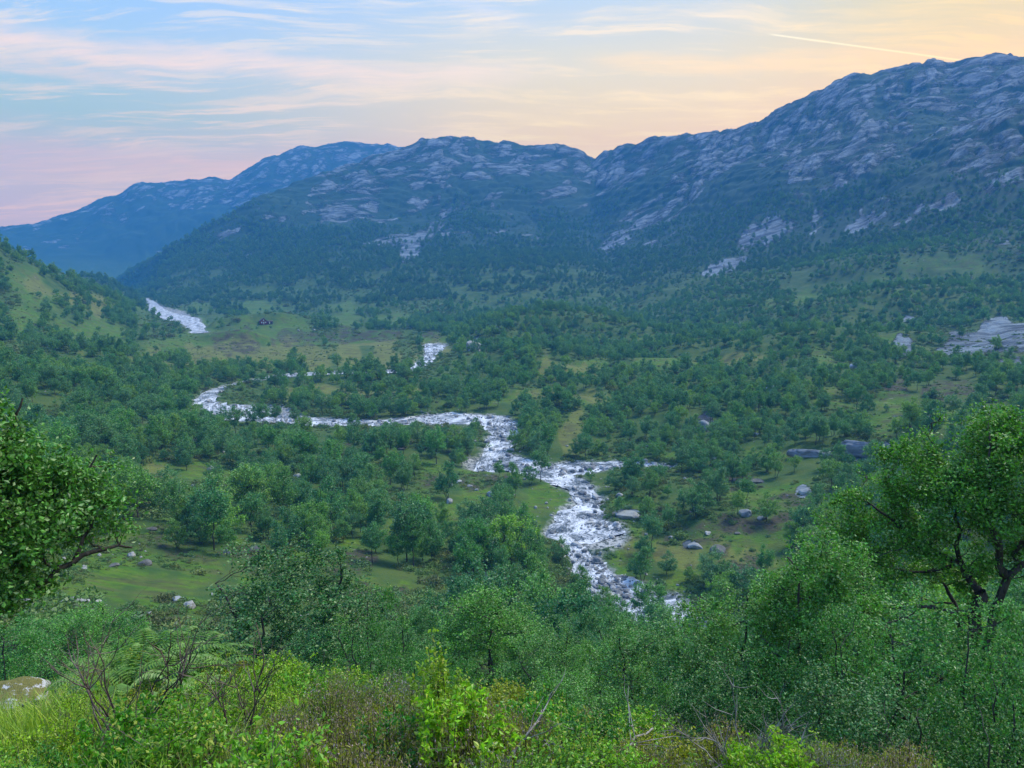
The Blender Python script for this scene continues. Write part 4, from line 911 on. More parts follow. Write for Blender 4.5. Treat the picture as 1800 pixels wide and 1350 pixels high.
BLD = [  # px, py of the foot, width px, proto, rz, label
 (865, 872, 22, 1, .5, 'biggest round grey boulder on the grass left of the rapids'), (790, 884, 15, 4, 1.2, 'upright grey boulder on the grass, below and left of the biggest round one'),
 (804, 848, 16, 1, .2, 'bluish boulder, upper of the pair on the grass left of the rapids'), (793, 853, 11, 2, 2.2, 'brownish boulder touching the left side of the upper bluish one'), (826, 855, 12, 2, .8, 'small flat boulder to the right of the boulder pair'), (838, 862, 8, 1, 1.9, 'tiny boulder between the flat boulder and the biggest round one'),
 (857, 908, 9, 3, 2, 'small pale stone on the grass below the biggest round boulder'), (878, 911, 8, 3, 1, 'small white stone near the wood edge below the biggest round boulder'),
 (313, 1059, 24, 1, .4, 'blue-grey boulder with a brown end on the green slope'), (286, 1071, 20, 2, 2.4, 'low grey boulder just below and left of the one with the brown end'), (126, 1072, 46, 0, .3, 'largest grey boulder of the row under the overhanging branch'), (169, 1062, 19, 1, 1.1, 'round pale boulder at the right end of the row under the branch'), (40, 1070, 30, 4, 3.1, 'angular grey boulder at the left end of the row under the branch'), (146, 1060, 22, 2, 1.3, 'flat pale boulder behind the largest one of the row'),
 (400, 972, 14, 1, 1.6, 'light blue-grey boulder at the edge of the dark peat bank'), (447, 972, 22, 4, .7, 'pale boulder partly hidden behind the top of the dark rounded birch'), (266, 931, 18, 3, .2, 'flat pale stone on the grass above the dark peat bank'), (338, 932, 14, 0, 2.8, 'brownish boulder on the grass right of the flat pale stone'), (275, 868, 13, 2, .5, 'white boulder under the low rock ledge at the top of the slope'), (255, 993, 22, 0, 4.4, 'dark boulder on the slope below the peat bank'),
 (200, 995, 18, 3, 1.2, 'low dark stone left of the dark boulder on the slope'), (970, 704, 15, 4, .9, 'tall dark boulder standing in the yellowish clearing across the river'), (1240, 752, 30, 1, .2, 'big grey rock knob among the trees right of the river'), (1330, 764, 12, 2, 1.4, 'small pale boulder on the green opening right of the rock knob'), (1355, 685, 16, 1, 2.2, 'bluish boulder beside the bare pale path patch'), (1505, 648, 22, 1, .9, 'blue-grey boulder in the trees right of the path'),
 (1415, 868, 22, 1, 1.8, 'pale lilac boulder on the heathy meadow'), (1243, 884, 14, 1, 2.7, 'round grey boulder above the heather hummock'), (1228, 896, 22, 0, .5, 'mossy boulder left of and below the round grey one'), (1310, 905, 24, 1, 1.5, 'bluish boulder in the dark heather'), (1340, 912, 18, 2, 3.3, 'low boulder right of the bluish one in the dark heather'), (1296, 938, 12, 3, .4, 'small pale stone on the grass below the dark heather'),
 (1244, 938, 16, 2, 1.2, 'pale stone on top of the hummock beside the meadow'), (1222, 962, 28, 2, 2.5, 'slanting grey slab on the left side of the hummock'), (1262, 970, 30, 0, .8, 'dark rounded boulder on the right side of the hummock'), (1102, 908, 44, 3, .15, 'long flat rock slab on the right bank beside the rapids'), (1180, 945, 12, 2, 1.8, 'small stone on the grass between the slab and the hummock'), (1075, 945, 14, 0, 2.1, 'mossy stone at the water edge under the long slab'),
 (1090, 872, 14, 1, .6, 'boulder at the right bank above the long slab'), (1133, 812, 14, 1, 1.6, 'grey boulder at the head of the side stream'), (1150, 818, 16, 0, 2.6, 'boulder right of the one at the head of the side stream'), (340, 855, 8, 1, 1, 'little round stone at the top edge of the grass slope'), (640, 868, 14, 1, 2, 'grey boulder half sunk in the wood left of the rapids'), (525, 838, 20, 2, .6, 'pale slanting rock in the wood above the grass slope'), (370, 826, 12, 4, .8, 'grey rock at the wood edge above the grass slope'), (265, 762, 22, 1, 1.2, 'pale block under the dark crag in the left wood'), (345, 775, 10, 1, 2.2, 'small reddish block right of the pale block in the left wood'),
 (855, 1012, 16, 1, 1.2, 'grey boulder in the shade under the trees left of the rapids'), (1330, 848, 26, 3, .3, 'flat lichen-pale rock in the meadow above the dark heather'), (1300, 850, 18, 2, 1.7, 'low rock left of the flat lichen-pale one'), (1640, 740, 40, 3, .1, 'wide flat pale outcrop block on the open heath to the right'), (705, 790, 14, 3, .7, 'pale stone beside the brown clearing'), (680, 780, 6, 1, .7, 'bright white stone standing in the wood edge'),
]
boulder_px = []
for (px, py, w, pi, rz, lab) in BLD:
    h = hit(Zt, px, py, 30); r = math.hypot(h[0], h[1]); s = w * r / F * 1.05
    o = link('boulder', RK[pi], [M_ROCK], label=lab, cat='boulder'); o.location = (h[0], h[1], h[2] - .06 * s); o.rotation_euler = (0, 0, rz); o.scale = (s, s, s)
    o.color = (.85, .92, 1.05, 1) if 'blu' in lab else (.62, .52, .42, 1) if 'brown' in lab or 'reddish' in lab else (.4, .4, .4, 1) if 'dark' in lab else (1.35, 1.35, 1.35, 1) if 'white' in lab else (1.15, 1.15, 1.1, 1) if 'pale' in lab else (.95, .97, 1, 1)
# the cliff behind the great birch: blocks side by side, and the split rock by the far bend
def cliff(name, seed, px0, px1, py0, py1, lab, depth=5.0):
    h = hit(Zt, (px0 + px1) / 2, py1, 60); r = math.hypot(h[0], h[1]); w = (px1 - px0) * r / F; hh = (py1 - py0) * r / F
    me = rock_mesh(name, seed, (1, .5, 1), 5, .34, .3)
    co = np.empty(len(me.vertices) * 3, np.float32); me.vertices.foreach_get('co', co); co = co.reshape(-1, 3)
    co[:, 0] = np.sign(co[:, 0]) * np.abs(co[:, 0] * 2) ** .55 / 2; co[:, 2] = np.sign(co[:, 2] - .2) * np.abs((co[:, 2] - .2) * 2) ** .7 / 2 + .3
    co[:, 1] += .05 * np.round(perlin(co[:, 0] * 7 + seed, co[:, 2] * .4, seed) * 2)
    me.vertices.foreach_set('co', co.ravel()); me.update()
    o = link(name, me, [M_ROCK], label=lab, cat='rock'); o.location = (h[0], h[1] + depth * .4, h[2] - .2); o.rotation_euler = (0, 0, -math.atan2(h[0], h[1])); o.scale = (w, depth, hh * 1.15); o.color = (.62, .66, .72, 1)
cliff('cliff', 601, 1488, 1602, 778, 805, 'dark blue vertical rock wall under the trees, behind the great birch')
cliff('rock_outcrop', 602, 1392, 1470, 790, 806, 'long rounded pale grey outcrop left of the dark rock wall')
h = hit(Zt, 834, 618, 60); o = link('crag', rock_mesh('crag', 603, (1, .8, .7), 5, .3), [M_ROCK], label='steep grey rock face beside the far bend of the river', cat='rock'); o.location = (h[0], h[1] + 3, h[2] - 1.2); o.rotation_euler = (0, .35, .6); o.scale = (17, 12, 15)
# rocks standing in the river
rgr = np.random.default_rng(9)
pts = []
for (Lb, Rb, z), n in zip(RIV, (15000, 0, 900)):
    if not n: continue
    seglen = np.linalg.norm(np.diff((Lb + Rb) / 2, axis=0), axis=1) * np.linalg.norm(Lb - Rb, axis=1)[:-1]
    k = rgr.choice(len(seglen), n, p=seglen / seglen.sum()); u = rgr.random(n); s = rgr.beta(.75, .75, n) * 1.06 - .03
    a = Lb[k] * (1 - u[:, None]) + Lb[k + 1] * u[:, None]; b = Rb[k] * (1 - u[:, None]) + Rb[k + 1] * u[:, None]
    p = a * (1 - s[:, None]) + b * s[:, None]; zz = z[k] * (1 - u) + z[k + 1] * u
    pts.append(np.stack([p[:, 0], p[:, 1], zz], 1))
pts = np.concatenate(pts); prr = np.hypot(pts[:, 0], pts[:, 1]); rp = topx(pts[:, 0], pts[:, 1], pts[:, 2])
keepr = rgr.random(len(pts)) < np.where(prr < 300, .55, .10) * np.clip(.35 + fbm(pts[:, 0], pts[:, 1], 14, 2, 5) * 1.2, .08, 1)
pts, prr, rp = pts[keepr], prr[keepr], (rp[0][keepr], rp[1][keepr])
ssz = rgr.lognormal(-.28, .45, len(pts)); ssz = np.clip(ssz, .3, 2.4)
o_ = np.argsort(-ssz / prr); NR = 230
for k in o_[:NR]:
    px, py = rp[0][k], rp[1][k]; s = float(ssz[k])
    where = 'at the foot of the rapids' if py > 1000 else 'in the narrows of the rapids' if py > 940 else 'in the wide white rapids' if py > 830 else 'in the bend above the rapids' if px < 960 else 'in the side stream'
    dark = rgr.random() < .7; big = 'broad' if s > 1.25 else 'small' if s < .9 else 'rounded'
    o = link('river_rock', RK[int(rgr.integers(0, 5))], [M_WET], label=f'{big} {"dark wet" if dark else "pale grey"} rock {where}', cat='rock', group=f'{big} {"dark" if dark else "pale"} rocks {where}')
    o.location = (pts[k, 0], pts[k, 1], pts[k, 2] + .02 * s); o.rotation_euler = (0, 0, float(rgr.uniform(0, 6.28))); o.scale = (s, s, s * .9); o.color = (.55, .57, .62, 1) if dark else (1.3, 1.3, 1.35, 1)
srcr = [o for o in COL.objects if o.name.startswith('river_rock')][:5]
k = o_[NR:]
gn_scatter('river_stones', np.stack([pts[k, 0], pts[k, 1], pts[k, 2] + .04], 1), ssz[k] * .7, rgr.uniform(0, 6.28, len(k)), rgr.integers(0, 5, len(k)), [[q] for q in srcr], 'countless smaller stones breaking the white water of the river', 'stones')

g_ = rgr.random((30000, 2)); ur = np.exp(np.log(60) + g_[:, 0] * (np.log(1900) - np.log(60))); ua = rad(80) * (g_[:, 1] - .5); ux, uy = np.sin(ua) * ur, np.cos(ua) * ur
uz = sample(Zt, ux, uy); un = fbm(ux / (1 + ur / 200), uy / (1 + ur / 200), 14, 3, 151); uw = sample(np.minimum(WD, 99), ux, uy); uh = sample(heath, ux, uy) + sample(alt * mnt, ux, uy) * .5
km = (rgr.random(len(ux)) < sst(un, .05, .5) * .10 + uh * .04 + (uw < 5) * .35) & (uw > .3); nk = int(km.sum())
gn_scatter('scattered_stones', np.stack([ux[km], uy[km], uz[km]], 1), rgr.lognormal(-.7, .5, nk) * (.5 + ur[km] / 480), rgr.uniform(0, 6.28, nk), rgr.integers(0, 5, nk), [[q] for q in [o for o in COL.objects if o.name.startswith('boulder')][:5]], 'pale stones strewn over the heath, the slopes and the river banks', 'stones')

# ------------------------------------------------------------------ the cabin on the knoll
def boxmesh(name, boxes, mats_idx=None):
    co = []; q = []
    for (x0, x1, y0, y1, z0, z1) in boxes:
        b = len(co); co += [(x, y, z) for x in (x0, x1) for y in (y0, y1) for z in (z0, z1)]
        q += [(b + i for i in f) for f in ((0, 1, 3, 2), (4, 6, 7, 5), (0, 4, 5, 1), (2, 3, 7, 6), (0, 2, 6, 4), (1, 5, 7, 3))]
    return raw_mesh(name, co, [tuple(f) for f in q])
def simple_mat(name, col, rough=.8, nz=.15, scale=6):
    m, t = newmat(name); tc = t.new('ShaderNodeTexCoord').outputs['Object']
    c = t.mix(t.noise(tc, scale, 4, .6), tuple(v * (1 - nz) for v in col), tuple(v * (1 + nz) for v in col))
    b = t.new('ShaderNodeBsdfPrincipled', {'Base Color': c, 'Roughness': rough}); t.new('ShaderNodeOutputMaterial', {0: b.outputs[0]}); return m
def cabin():
    h = hit(Zt, 463, 569, 300); az = math.atan2(h[0], h[1])
    root = empty('cabin', (h[0], h[1], h[2] - .3), -az + .1); root['label'] = 'small dark red cabin with white windows alone on the far rocky knoll'; root['category'] = 'cabin'
    red = simple_mat('red boards', (.20, .018, .022)); roofm = simple_mat('cabin roof', (.05, .035, .04)); wh = simple_mat('white paint', (.82, .82, .80), nz=.04)
    me = raw_mesh('wall', [(-3, -3, 0), (3, -3, 0), (3, 4, 0), (-3, 4, 0), (-3, -3, 2.6), (3, -3, 2.6), (3, 4, 2.6), (-3, 4, 2.6), (0, -3, 4.9), (0, 4, 4.9)], [(0, 1, 5, 4), (1, 2, 6, 5), (2, 3, 7, 6), (3, 0, 4, 7)], [(4, 5, 8), (6, 7, 9)])
    link('wall', me, [red], root)
    def slab(s):
        return [(0, -3.5, 5.02), (s * 3.5, -3.5, 2.33), (s * 3.5, 4.5, 2.33), (0, 4.5, 5.02), (0, -3.5, 5.17), (s * 3.5, -3.5, 2.48), (s * 3.5, 4.5, 2.48), (0, 4.5, 5.17)]
    co = slab(-1) + slab(1); q = []
    for b in (0, 8): q += [tuple(b + i for i in f) for f in ((0, 1, 2, 3), (4, 5, 6, 7), (0, 1, 5, 4), (1, 2, 6, 5), (2, 3, 7, 6), (3, 0, 4, 7))]
    rf = link('roof', raw_mesh('roof', co, q), [roofm], root)
    link('chimney', boxmesh('chimney', [(.7, 1.2, .5, 1.0, 4.2, 5.8)]), [simple_mat('chimney stone', (.2, .19, .18))], rf)
    for (x, z, w_) in ((-1.55, 1.0, .6), (1.55, 1.0, .6), (0, 2.9, .45)):
        wn = link('window', boxmesh('window', [(x - w_, x + w_, -3.09, -2.99, z, z + 1.15)]), [wh], root)
        link('pane', boxmesh('pane', [(x - w_ + .1, x - .04, -3.11, -3.095, z + .1, z + 1.05), (x + .04, x + w_ - .1, -3.11, -3.095, z + .1, z + 1.05)]), [simple_mat('glass', (.35, .40, .48), .15, 0)], wn)
    link('door', boxmesh('door', [(-.42, .42, -3.07, -2.99, .1, 2.1)]), [wh], root)
    an = empty('shed', tuple(hit(Zt, 474, 569, 300)), -az); an['label'] = 'low dark shed to the right of the red cabin'; an['category'] = 'shed'
    dk = simple_mat('dark boards', (.06, .03, .035))
    link('wall', boxmesh('wall', [(-2.6, 2.4, -1, 2.4, -.4, 1.9)]), [dk], an)
    link('roof', raw_mesh('roof', [(-2.9, -1.4, 1.92), (2.7, -1.4, 1.92), (2.7, 2.8, 2.5), (-2.9, 2.8, 2.5), (-2.9, -1.4, 2.04), (2.7, -1.4, 2.04), (2.7, 2.8, 2.62), (-2.9, 2.8, 2.62)], [(0, 1, 2, 3), (4, 5, 6, 7), (0, 1, 5, 4), (1, 2, 6, 5), (2, 3, 7, 6), (3, 0, 4, 7)]), [roofm], an)
    link('door', boxmesh('door', [(-.5, .4, -1.06, -1.0, 0, 1.7)]), [wh], an)
cabin()

# ------------------------------------------------------------------ foreground plants
rgf = np.random.default_rng(21)
def leaf_pts_mesh(name, co_l, q_l): 
    return raw_mesh(name, np.concatenate(co_l), np.concatenate(q_l))
def shrub_proto(seed, H, W, nst, nlf, ls, up=.9, straight=.3):
    rng = np.random.default_rng(seed); sco, sq, lp = [], [], []
    for s in range(nst):
        a = rng.uniform(0, 6.28); rr = W * .5 * math.sqrt(rng.random()); tip = np.array([math.cos(a) * rr, math.sin(a) * rr, H * (1 - .35 * (rr / (W * .5)) ** 2) * rng.uniform(.7, 1.08)])
        b = tip * np.array([straight, straight, 0]); mid = (b + tip) / 2 + rng.normal(0, .02, 3) + np.array([math.cos(a), math.sin(a), 0]) * .03
        path = np.array([b, (b + mid) / 2, mid, (mid + tip) / 2, tip]); tube(path, [.0028, .0025, .0022, .0018, .001], 3, sco, sq)
        for _ in range(2):
            j = rng.integers(1, 4); t2 = path[j] + rng.normal(0, 1, 3) * np.array([.06, .06, .03]) + np.array([0, 0, .07]); tube(np.array([path[j], (path[j] + t2) / 2, t2]), [.0017, .0014, .0008], 3, sco, sq)
            lp.append(np.linspace(path[j], t2, 6)[2:])
        lp.append(np.array([path[2] * (1 - u) + tip * u for u in np.linspace(0, 1, 8)]))
    base = np.concatenate(lp); P_ = base[rng.integers(0, len(base), nlf)] + rng.normal(0, .012, (nlf, 3))
    lc, lq = leaf_quads(P_, ls, rng, up=up, aspect=.58)
    return raw_mesh('stems', np.concatenate(sco), np.concatenate(sq)), raw_mesh('leaves', lc, lq)
def heather_proto(seed, H, W, nsh):
    rng = np.random.default_rng(seed); sco, sq, lp, fl = [], [], [], []
    for s in range(nsh):
        a = rng.uniform(0, 6.28); rr = W * .5 * math.sqrt(rng.random()); b = np.array([math.cos(a) * rr * .5, math.sin(a) * rr * .5, 0]); tip = np.array([math.cos(a) * rr, math.sin(a) * rr, H * (1 - .3 * (rr / (W / 2)) ** 2) * rng.uniform(.65, 1.1)])
        m_ = (b + tip) / 2 + rng.normal(0, .012, 3); path = np.array([b, m_, tip]); tube(path, [.002, .0018, .0008], 3, sco, sq)
        u = rng.random(26)[:, None] * .85 + .15; lp.append(b * (1 - u) + tip * u + rng.normal(0, .005, (26, 3)))
        u = rng.random(12)[:, None] * .28 + .75; fl.append(b * (1 - u) + tip * u + rng.normal(0, .007, (12, 3)))
    def needles(P_, L):
        n = len(P_); d = rng.normal(0, .5, (n, 3)) + np.array([0, 0, 1]); d /= np.linalg.norm(d, axis=1)[:, None]; w = np.cross(d, rng.normal(0, 1, (n, 3))); w /= np.linalg.norm(w, axis=1)[:, None]
        co = np.stack([P_, P_ + d * L * .5 + w * L * .16, P_ + d * L, P_ + d * L * .5 - w * L * .16], 1).reshape(-1, 3); return co, np.arange(4 * n).reshape(-1, 4)
    lc, lq = needles(np.concatenate(lp), .018); fc, fq = needles(np.concatenate(fl), .013)
    return raw_mesh('stems', np.concatenate(sco), np.concatenate(sq)), raw_mesh('leaves', lc, lq), raw_mesh('flowers', fc, fq)
M_BIL = leaf_material('bilberry leaves', [(.17, .36, .030), (.26, .42, .028), (.12, .29, .045)], (.50, .52, .09), .12, .4, .4, .4)
M_HEA = leaf_material('heather leaves', [(.24, .33, .035), (.31, .34, .040), (.21, .34, .04)], (.38, .36, .10), .15, .3, .7, .4)
M_FLO = leaf_material('heather flowers', [(.42, .30, .33), (.34, .28, .20)], (.58, .44, .52), .2, .3, .8, .4)
M_TWIG = bark_material('dry twigs', (.045, .03, .026), (.15, .12, .095))
M_TWIGG = bark_material('weathered twigs', (.10, .09, .085), (.32, .30, .28))
BILP = [shrub_proto(700 + i, *a) for i, a in enumerate([(.34, .50, 34, 2300, .020), (.26, .55, 34, 2300, .018), (.42, .42, 30, 1900, .024), (.30, .46, 30, 2400, .016)])]
HEAP = [heather_proto(720 + i, *a) for i, a in enumerate([(.32, .42, 120), (.26, .50, 130), (.38, .36, 110)])]
def put(root_name, parts, loc, rz, s, tone, label, cat, group=None):
    root = empty(root_name, loc, rz, (s, s, s) if not isinstance(s, tuple) else s); root['label'] = label; root['category'] = cat
    if group: root['group'] = group
    for nm, me, mt in parts:
        o = link(nm, me, [mt], root); o.color = (*tone, 1)
    return root
fg = []
tries = 0
while len(fg) < 420 and tries < 30000:
    tries += 1
    a = rad(rgf.uniform(-39, 36)); r = math.sqrt(rgf.uniform(1.7 ** 2, 6.9 ** 2)); x, y = math.sin(a) * r, math.cos(a) * r
    d_ = .17 + .018 * r
    if any((x - p[0]) ** 2 + (y - p[1]) ** 2 < d_ * d_ for p in fg): continue
    z = gz(x, y); px, py = topx(x, y, z); px, py = float(px), float(py)
    if px < -60 or px > 1620: continue
    if px < 120 and py < 1345: continue
    if px < 400 and rgf.random() < (.72 if py > 1290 or px < 180 else .45): continue
    fg.append((x, y, z, px, py, r))
nz_ = fbm(np.array([p[0] for p in fg]), np.array([p[1] for p in fg]), 1.3, 2, 55)
BT = [('bright yellow-green', (1.25, 1.2, .55)), ('fresh green', (.85, 1.1, .8)), ('dark green', (.38, .68, .65)), ('reddish green', (1.25, .85, .7)), ('mid-green', (.9, 1.0, .9))]
HT = [('olive-green', (1.0, 1.0, .7)), ('brownish', (.92, .92, .62)), ('dark green', (.7, .95, .9))]
def fzone(px, py):
    s = 'near the mossy rock' if px < 180 else 'around the bare twiggy bush' if px < 330 else 'below the fern patch' if px < 480 else 'right of the fern patch' if px < 640 else 'by the teal-green shrub' if px < 760 else 'around the tallest sapling' if px < 880 else 'near the bent dead branch' if px < 1040 else 'by the long thin dead branch' if px < 1240 else 'under the dark birch bushes'
    d = 'top of the bank' if py < 1275 else 'middle of the bank' if py < 1370 else 'foot of the bank'
    return s, d
for i, (x, y, z, px, py, r) in enumerate(fg):
    s, d = fzone(px, py)
    hea = nz_[i] > (.22 if px > 400 else .34) or (px > 1100 and rgf.random() < .4)
    sc = float(rgf.uniform(.75, 1.2)); sc *= .8 if px < 400 else 1
    hgt = 'taller' if sc > 1.0 else 'low'
    if hea:
        tn, tone = HT[int(rgf.integers(0, 3))]; p = HEAP[int(rgf.integers(0, 3))]
        put('heather', [('stems', p[0], M_TWIG), ('leaves', p[1], M_HEA), ('flowers', p[2], M_FLO)], (x, y, z - .02), rgf.uniform(0, 6.28), sc, tone, f'{hgt} {tn} heather clump {s}, {d}', 'heather', f'{hgt} {tn} heather {d}, {s}')
    else:
        q = rgf.random(); j = 0 if q < .38 else 1 if q < .6 else 2 if q < .74 else 3 if q < .82 else 4
        tn, tone = BT[j]; p = BILP[int(rgf.integers(0, 4))]
        put('bilberry_shrub', [('stems', p[0], M_TWIG), ('leaves', p[1], M_BIL)], (x, y, z - .02), rgf.uniform(0, 6.28), sc, tone, f'{hgt} {tn} bilberry shrub {s}, {d}', 'shrub', f'{hgt} {tn} bilberry {d}, {s}')
# bright sapling and other single plants
def single(px, py, H, W, seed, nst, nl, ls, tone, label, name='leafy_shrub', mat=None, cat='shrub'):
    h = hit(Zt, px, py, .8); p = shrub_proto(seed, H, W, nst, nl, ls, up=.5)
    put(name, [('stems', p[0], M_TWIG), ('leaves', p[1], mat or M_BIL)], (h[0], h[1], h[2] - .02), 0, 1.0, tone, label, cat)
single(775, 1365, .76, .36, 801, 20, 2400, .024, (.95, .98, .8), 'tallest bright yellow-green sapling rising above the heather in the middle', 'sapling', cat='sapling')
single(815, 1395, .55, .50, 802, 26, 2200, .030, (1.2, 1.35, .6), 'bright leafy shrub at the foot of the yellow-green sapling')
single(715, 1400, .48, .52, 803, 30, 3000, .022, (.30, .72, .75), 'dark teal-green shrub left of the yellow-green sapling')
single(930, 1345, .50, .60, 804, 30, 2600, .030, (.75, 1.15, .75), 'fresh green leafy shrub right of the yellow-green sapling')
single(250, 1395, .42, .60, 805, 34, 3000, .026, (.4, .75, .5), 'dark green shrub at the foot of the bare twiggy bush')
single(1350, 1420, .40, .5, 806, 30, 2400, .026, (1.3, 1.3, .6), 'yellow-green leafy shrub at the bottom right among dead branches')
# pale flowering tall shoots behind the crest
for k, (px, py, H) in enumerate([(795, 1262, .55), (640, 1240, .5), (700, 1255, .45), (1005, 1300, .5)]):
    single(px, py, H, .3, 810 + k, 9, 260, .035, (1.5, 1.35, 1.2), ['pale airy shoots right behind the yellow-green sapling', 'pale airy shoots on the crest left of the sapling', 'thin pale shoots between the heather and the birch bush', 'thin pale shoots above the grey dead branch'][k], 'birch_sapling', M_LEAF_NEAR, 'sapling')
# ferns
def fern_proto(seed):
    rng = np.random.default_rng(seed); co, q = [], []
    b = 0; V = []; Q = []
    for f in range(9):
        a = f * .7 + rng.uniform(-.3, .3); L = rng.uniform(.3, .42); n = 22
        for i in range(n):
            t = (i + 1) / n; rr = L * t; zc = .26 * math.sin(t * 2.3) ; c = np.array([math.cos(a) * rr, math.sin(a) * rr, zc]); wd = .10 * (1 - t) ** .8 + .008
            sd = np.array([-math.sin(a), math.cos(a), 0]); fw = np.array([math.cos(a), math.sin(a), -.2])
            for s in (-1, 1):
                V += [c, c + sd * s * wd * .5 + fw * .016, c + sd * s * wd + fw * .01 + np.array([0, 0, -.012]), c + sd * s * wd * .5 - fw * .006]; Q.append((b, b + 1, b + 2, b + 3)); b += 4
    return raw_mesh('fronds', V, Q)
FRN = [fern_proto(830), fern_proto(831)]
M_FRN = leaf_material('fern fronds', [(.12, .27, .045), (.15, .30, .05)], (.25, .38, .12), .1, .4, .5, .3)
for k, (px, py) in enumerate([(195, 1222), (225, 1216), (255, 1210), (285, 1208), (318, 1208), (350, 1212), (240, 1235), (275, 1232), (310, 1232), (335, 1240), (210, 1245), (290, 1255), (255, 1258)]):
    h = hit(Zt, px, py, .8); s = float(rgf.uniform(.8, 1.15))
    o = link('fern', FRN[k % 2], [M_FRN], label=f'bright green fern in the patch on the crest, {"back" if py < 1225 else "front"} row, {"left" if px < 240 else "right" if px > 300 else "middle"}', cat='fern', group=f'ferns {"back" if py < 1225 else "front"} {"left" if px < 240 else "right" if px > 300 else "middle"}')
    o.location = h; o.rotation_euler = (0, 0, k * 1.3); o.scale = (s, s, s)
# bare twiggy bushes and dead branches
def twig_bush(seed, H, W, nst):
    rng = np.random.default_rng(seed); co, q = [], []
    def br(p, d, L, r, lev):
        n = 7; pts = [p]
        for k in range(n - 1): d = norm(d + rng.normal(0, .16, 3) + np.array([0, 0, .05])); pts.append(pts[-1] + d * L / (n - 1))
        tube(np.array(pts), r * (1 - np.linspace(0, .75, n)), 5 if lev == 0 else 3, co, q)
        if lev < 2:
            for k in range(4 - lev): j = int(rng.integers(1, n - 1)); br(pts[j], norm(d + rng.normal(0, .5, 3)), L * rng.uniform(.4, .65), r * .6, lev + 1)
    for s in range(nst):
        a = rng.uniform(0, 6.28); br(np.array([rng.normal(0, .02), rng.normal(0, .02), 0]), norm(np.array([math.cos(a) * W, math.sin(a) * W * .5, 1])), H * rng.uniform(.7, 1.0), .0065, 0)
    return raw_mesh('bare_bush', np.concatenate(co), np.concatenate(q), smooth=True)
for (px, py, H, W, n, sd, lab) in [(232, 1318, .62, .9, 9, 901, 'bare dark twiggy bush with curved stems on the left bank'), (432, 1330, .5, .3, 4, 903, 'thin bare stems among the pale grass tussocks'), (600, 1250, .35, .5, 6, 905, 'reddish bare twigs sticking up from the crest in the middle'), (1210, 1365, .5, .9, 7, 906, 'tangle of grey twigs on the right part of the bank'), (1330, 1400, .5, .8, 7, 907, 'grey twigs standing in the shade at the bottom right')]:
    h = hit(Zt, px, py, .8); o = link('bare_bush', twig_bush(sd, H, W, n), [M_TWIGG if 'grey' in lab else M_TWIG], label=lab, cat='bare bush'); o.location = h
def dead_branch(seed, pxs, rad0, lab, lift=.12, kids=6, mat=None):
    rng = np.random.default_rng(seed); co, q = [], []
    ps = np.array([hit(Zt, a, b, .8) + np.array([0, 0, lift + c]) for a, b, c in pxs]); t = np.linspace(0, len(ps) - 1, 14); path = np.stack([np.interp(t, np.arange(len(ps)), ps[:, k]) for k in range(3)], 1) + rng.normal(0, .006, (14, 3))
    c0 = path[0].copy(); path -= c0
    tube(path, rad0 * (1 - np.linspace(0, .7, 14)), 7, co, q)
    for k in range(kids):
        j = int(rng.integers(3, 13)); d = norm(path[j] - path[j - 1]); d2 = norm(d + rng.normal(0, .7, 3) + np.array([0, 0, .3])); L = rng.uniform(.15, .4); p2 = [path[j] + d2 * L * u + rng.normal(0, .01, 3) * u for u in np.linspace(0, 1, 5)]
        tube(np.array(p2), rad0 * .4 * (1 - np.linspace(0, .7, 5)), 4, co, q)
    o = link('dead_branch', raw_mesh('dead_branch', np.concatenate(co), np.concatenate(q), smooth=True), [mat or M_TWIGG], label=lab, cat='branch'); o.location = c0
dead_branch(921, [(1030, 1385, .05), (1000, 1340, .12), (985, 1310, .22)], .020, 'thick pale bent dead branch standing out on the right of the bank', kids=4)
dead_branch(922, [(850, 1310, .0), (900, 1345, .05), (985, 1400, .05)], .016, 'long grey dead branch sloping down from the yellow-green sapling', .2, 5)
dead_branch(923, [(1010, 1370, .05), (1120, 1350, .1), (1260, 1360, .1), (1360, 1380, .05)], .010, 'long thin dead branch lying across the right of the bank', .22, 10)
dead_branch(924, [(1060, 1400, .05), (1150, 1370, .2), (1230, 1330, .3)], .009, 'thin dead branch crossing over the long thin one', .16, 8)
dead_branch(925, [(880, 1390, 0), (940, 1365, .12), (960, 1340, .25)], .008, 'slender grey twig curving up beside the bent dead branch', .14, 6)
# mossy rock at the left edge
def mossy():
    h = hit(Zt, 12, 1262, .8); me = rock_mesh('mossy_rock', 940, (1, .8, .55), 5, .3)
    m, t = newmat('mossy rock'); g = t.new('ShaderNodeNewGeometry'); p = g.outputs['Position']; nz = t.new('ShaderNodeSeparateXYZ', {0: g.outputs['Normal']}).outputs[2]
    n = t.noise(p, 17, 7, .75); n2 = t.noise(p, 60, 4, .7)
    c = t.mix(t.ss(n, .4, .6), (.55, .55, .55), (.22, .22, .22)); c = t.mix(t.ss(t.m('ADD', t.m('MULTIPLY', nz, .5), n), .84, .92), c, t.mix(n2, (.07, .08, .015), (.24, .21, .05)))
    bp = t.new('ShaderNodeBump', {'Strength': .9, 'Distance': .02, 'Height': n2}); b = t.new('ShaderNodeBsdfPrincipled', {'Base Color': c, 'Roughness': .95, 'Normal': bp.outputs[0]}); t.new('ShaderNodeOutputMaterial', {0: b.outputs[0]})
    o = link('mossy_rock', me, [m], label='rock with golden moss and white lichen at the left edge of the bank', cat='rock'); o.location = (h[0], h[1], h[2] + .02); o.rotation_euler = (0, 0, .5); o.scale = (.62, .5, .55)
mossy()
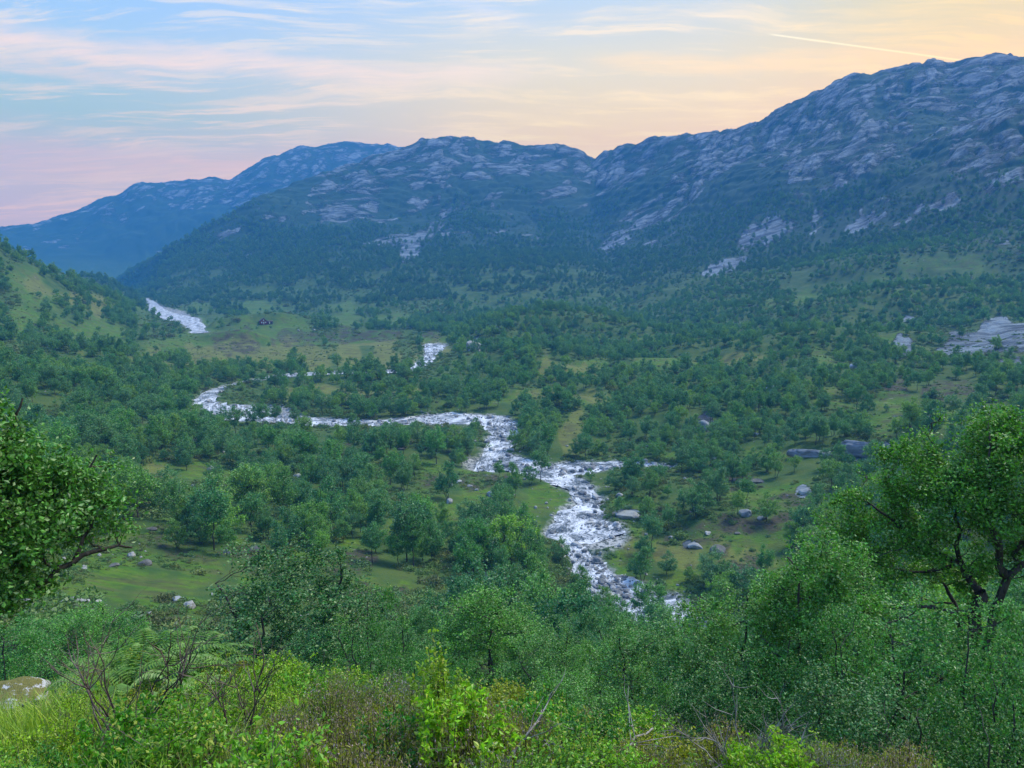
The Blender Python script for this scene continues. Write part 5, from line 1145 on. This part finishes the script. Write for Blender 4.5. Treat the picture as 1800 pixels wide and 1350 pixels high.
# grass of the bank
def grass():
    N = 90000; rng = np.random.default_rng(31)
    a = np.radians(rng.uniform(-40, 30, N)); r = np.sqrt(rng.uniform(1.5 ** 2, 6.9 ** 2, N)); x, y = np.sin(a) * r, np.cos(a) * r; z = sample(Zt, x, y); px, py = topx(x, y, z)
    dn_ = fbm(x, y, .5, 3, 61)
    den = np.where(px < 420, .95, .42) * np.clip(.6 + dn_ * 1.1, .1, 1) * np.where((px > 180) & (px < 360) & (py < 1240), .3, 1) * (1 - sst(px, 1100, 1300) * .6)
    k = rng.random(N) < den; x, y, z, px, dn_ = x[k], y[k], z[k], px[k], dn_[k]; n = len(x)
    Hh = rng.uniform(.10, .25, n) * np.where(px < 420, 1.0, .8); th = rng.uniform(0, 6.28, n); ln = rng.uniform(.1, .75, n) * Hh; w = rng.uniform(.0016, .0034, n)
    V = []
    dx, dy = np.cos(th), np.sin(th); sx, sy = -dy, dx
    for (f, ww) in ((0, 1), (.4, .9), (.75, .6), (1.0, .1)):
        cx = x + dx * ln * f * f; cyy = y + dy * ln * f * f; cz = z + Hh * (f - .18 * f * f * ln / Hh) - .01
        V.append(np.stack([cx - sx * w * ww, cyy - sy * w * ww, cz], 1)); V.append(np.stack([cx + sx * w * ww, cyy + sy * w * ww, cz], 1))
    V = np.stack(V, 1).reshape(-1, 3); b = (np.arange(n) * 8)[:, None]
    q = np.concatenate([np.concatenate([b + i, b + i + 1, b + i + 3, b + i + 2], 1) for i in (0, 2, 4)])
    me = raw_mesh('grass', V, q)
    fattr(me, 'dry', np.repeat(sst(fbm(x, y, 1.2, 3, 63) + rng.normal(0, .25, n) + .25 * (px > 330), .1, .6), 8))
    m, t = newmat('bank grass'); isl = t.new('ShaderNodeNewGeometry').outputs['Random Per Island']; dr = t.new('ShaderNodeAttribute', attribute_name='dry').outputs['Fac']
    c = t.ramp(isl, [(0, (.18, .36, .02)), (.5, (.32, .50, .03)), (1, (.46, .58, .07))]); c = t.mix(t.m('MULTIPLY', dr, .8), c, (.50, .43, .22))
    bs = t.new('ShaderNodeBsdfPrincipled', {'Base Color': c, 'Roughness': .5}); tr = t.new('ShaderNodeBsdfTranslucent', {0: c}); mx = t.new('ShaderNodeMixShader', {0: .4, 1: bs.outputs[0], 2: tr.outputs[0]}); t.new('ShaderNodeOutputMaterial', {0: mx.outputs[0]})
    link('grass', me, [m], kind='stuff', label='long yellow-green grass and straw covering the bank in front', cat='grass')
grass()
haze()
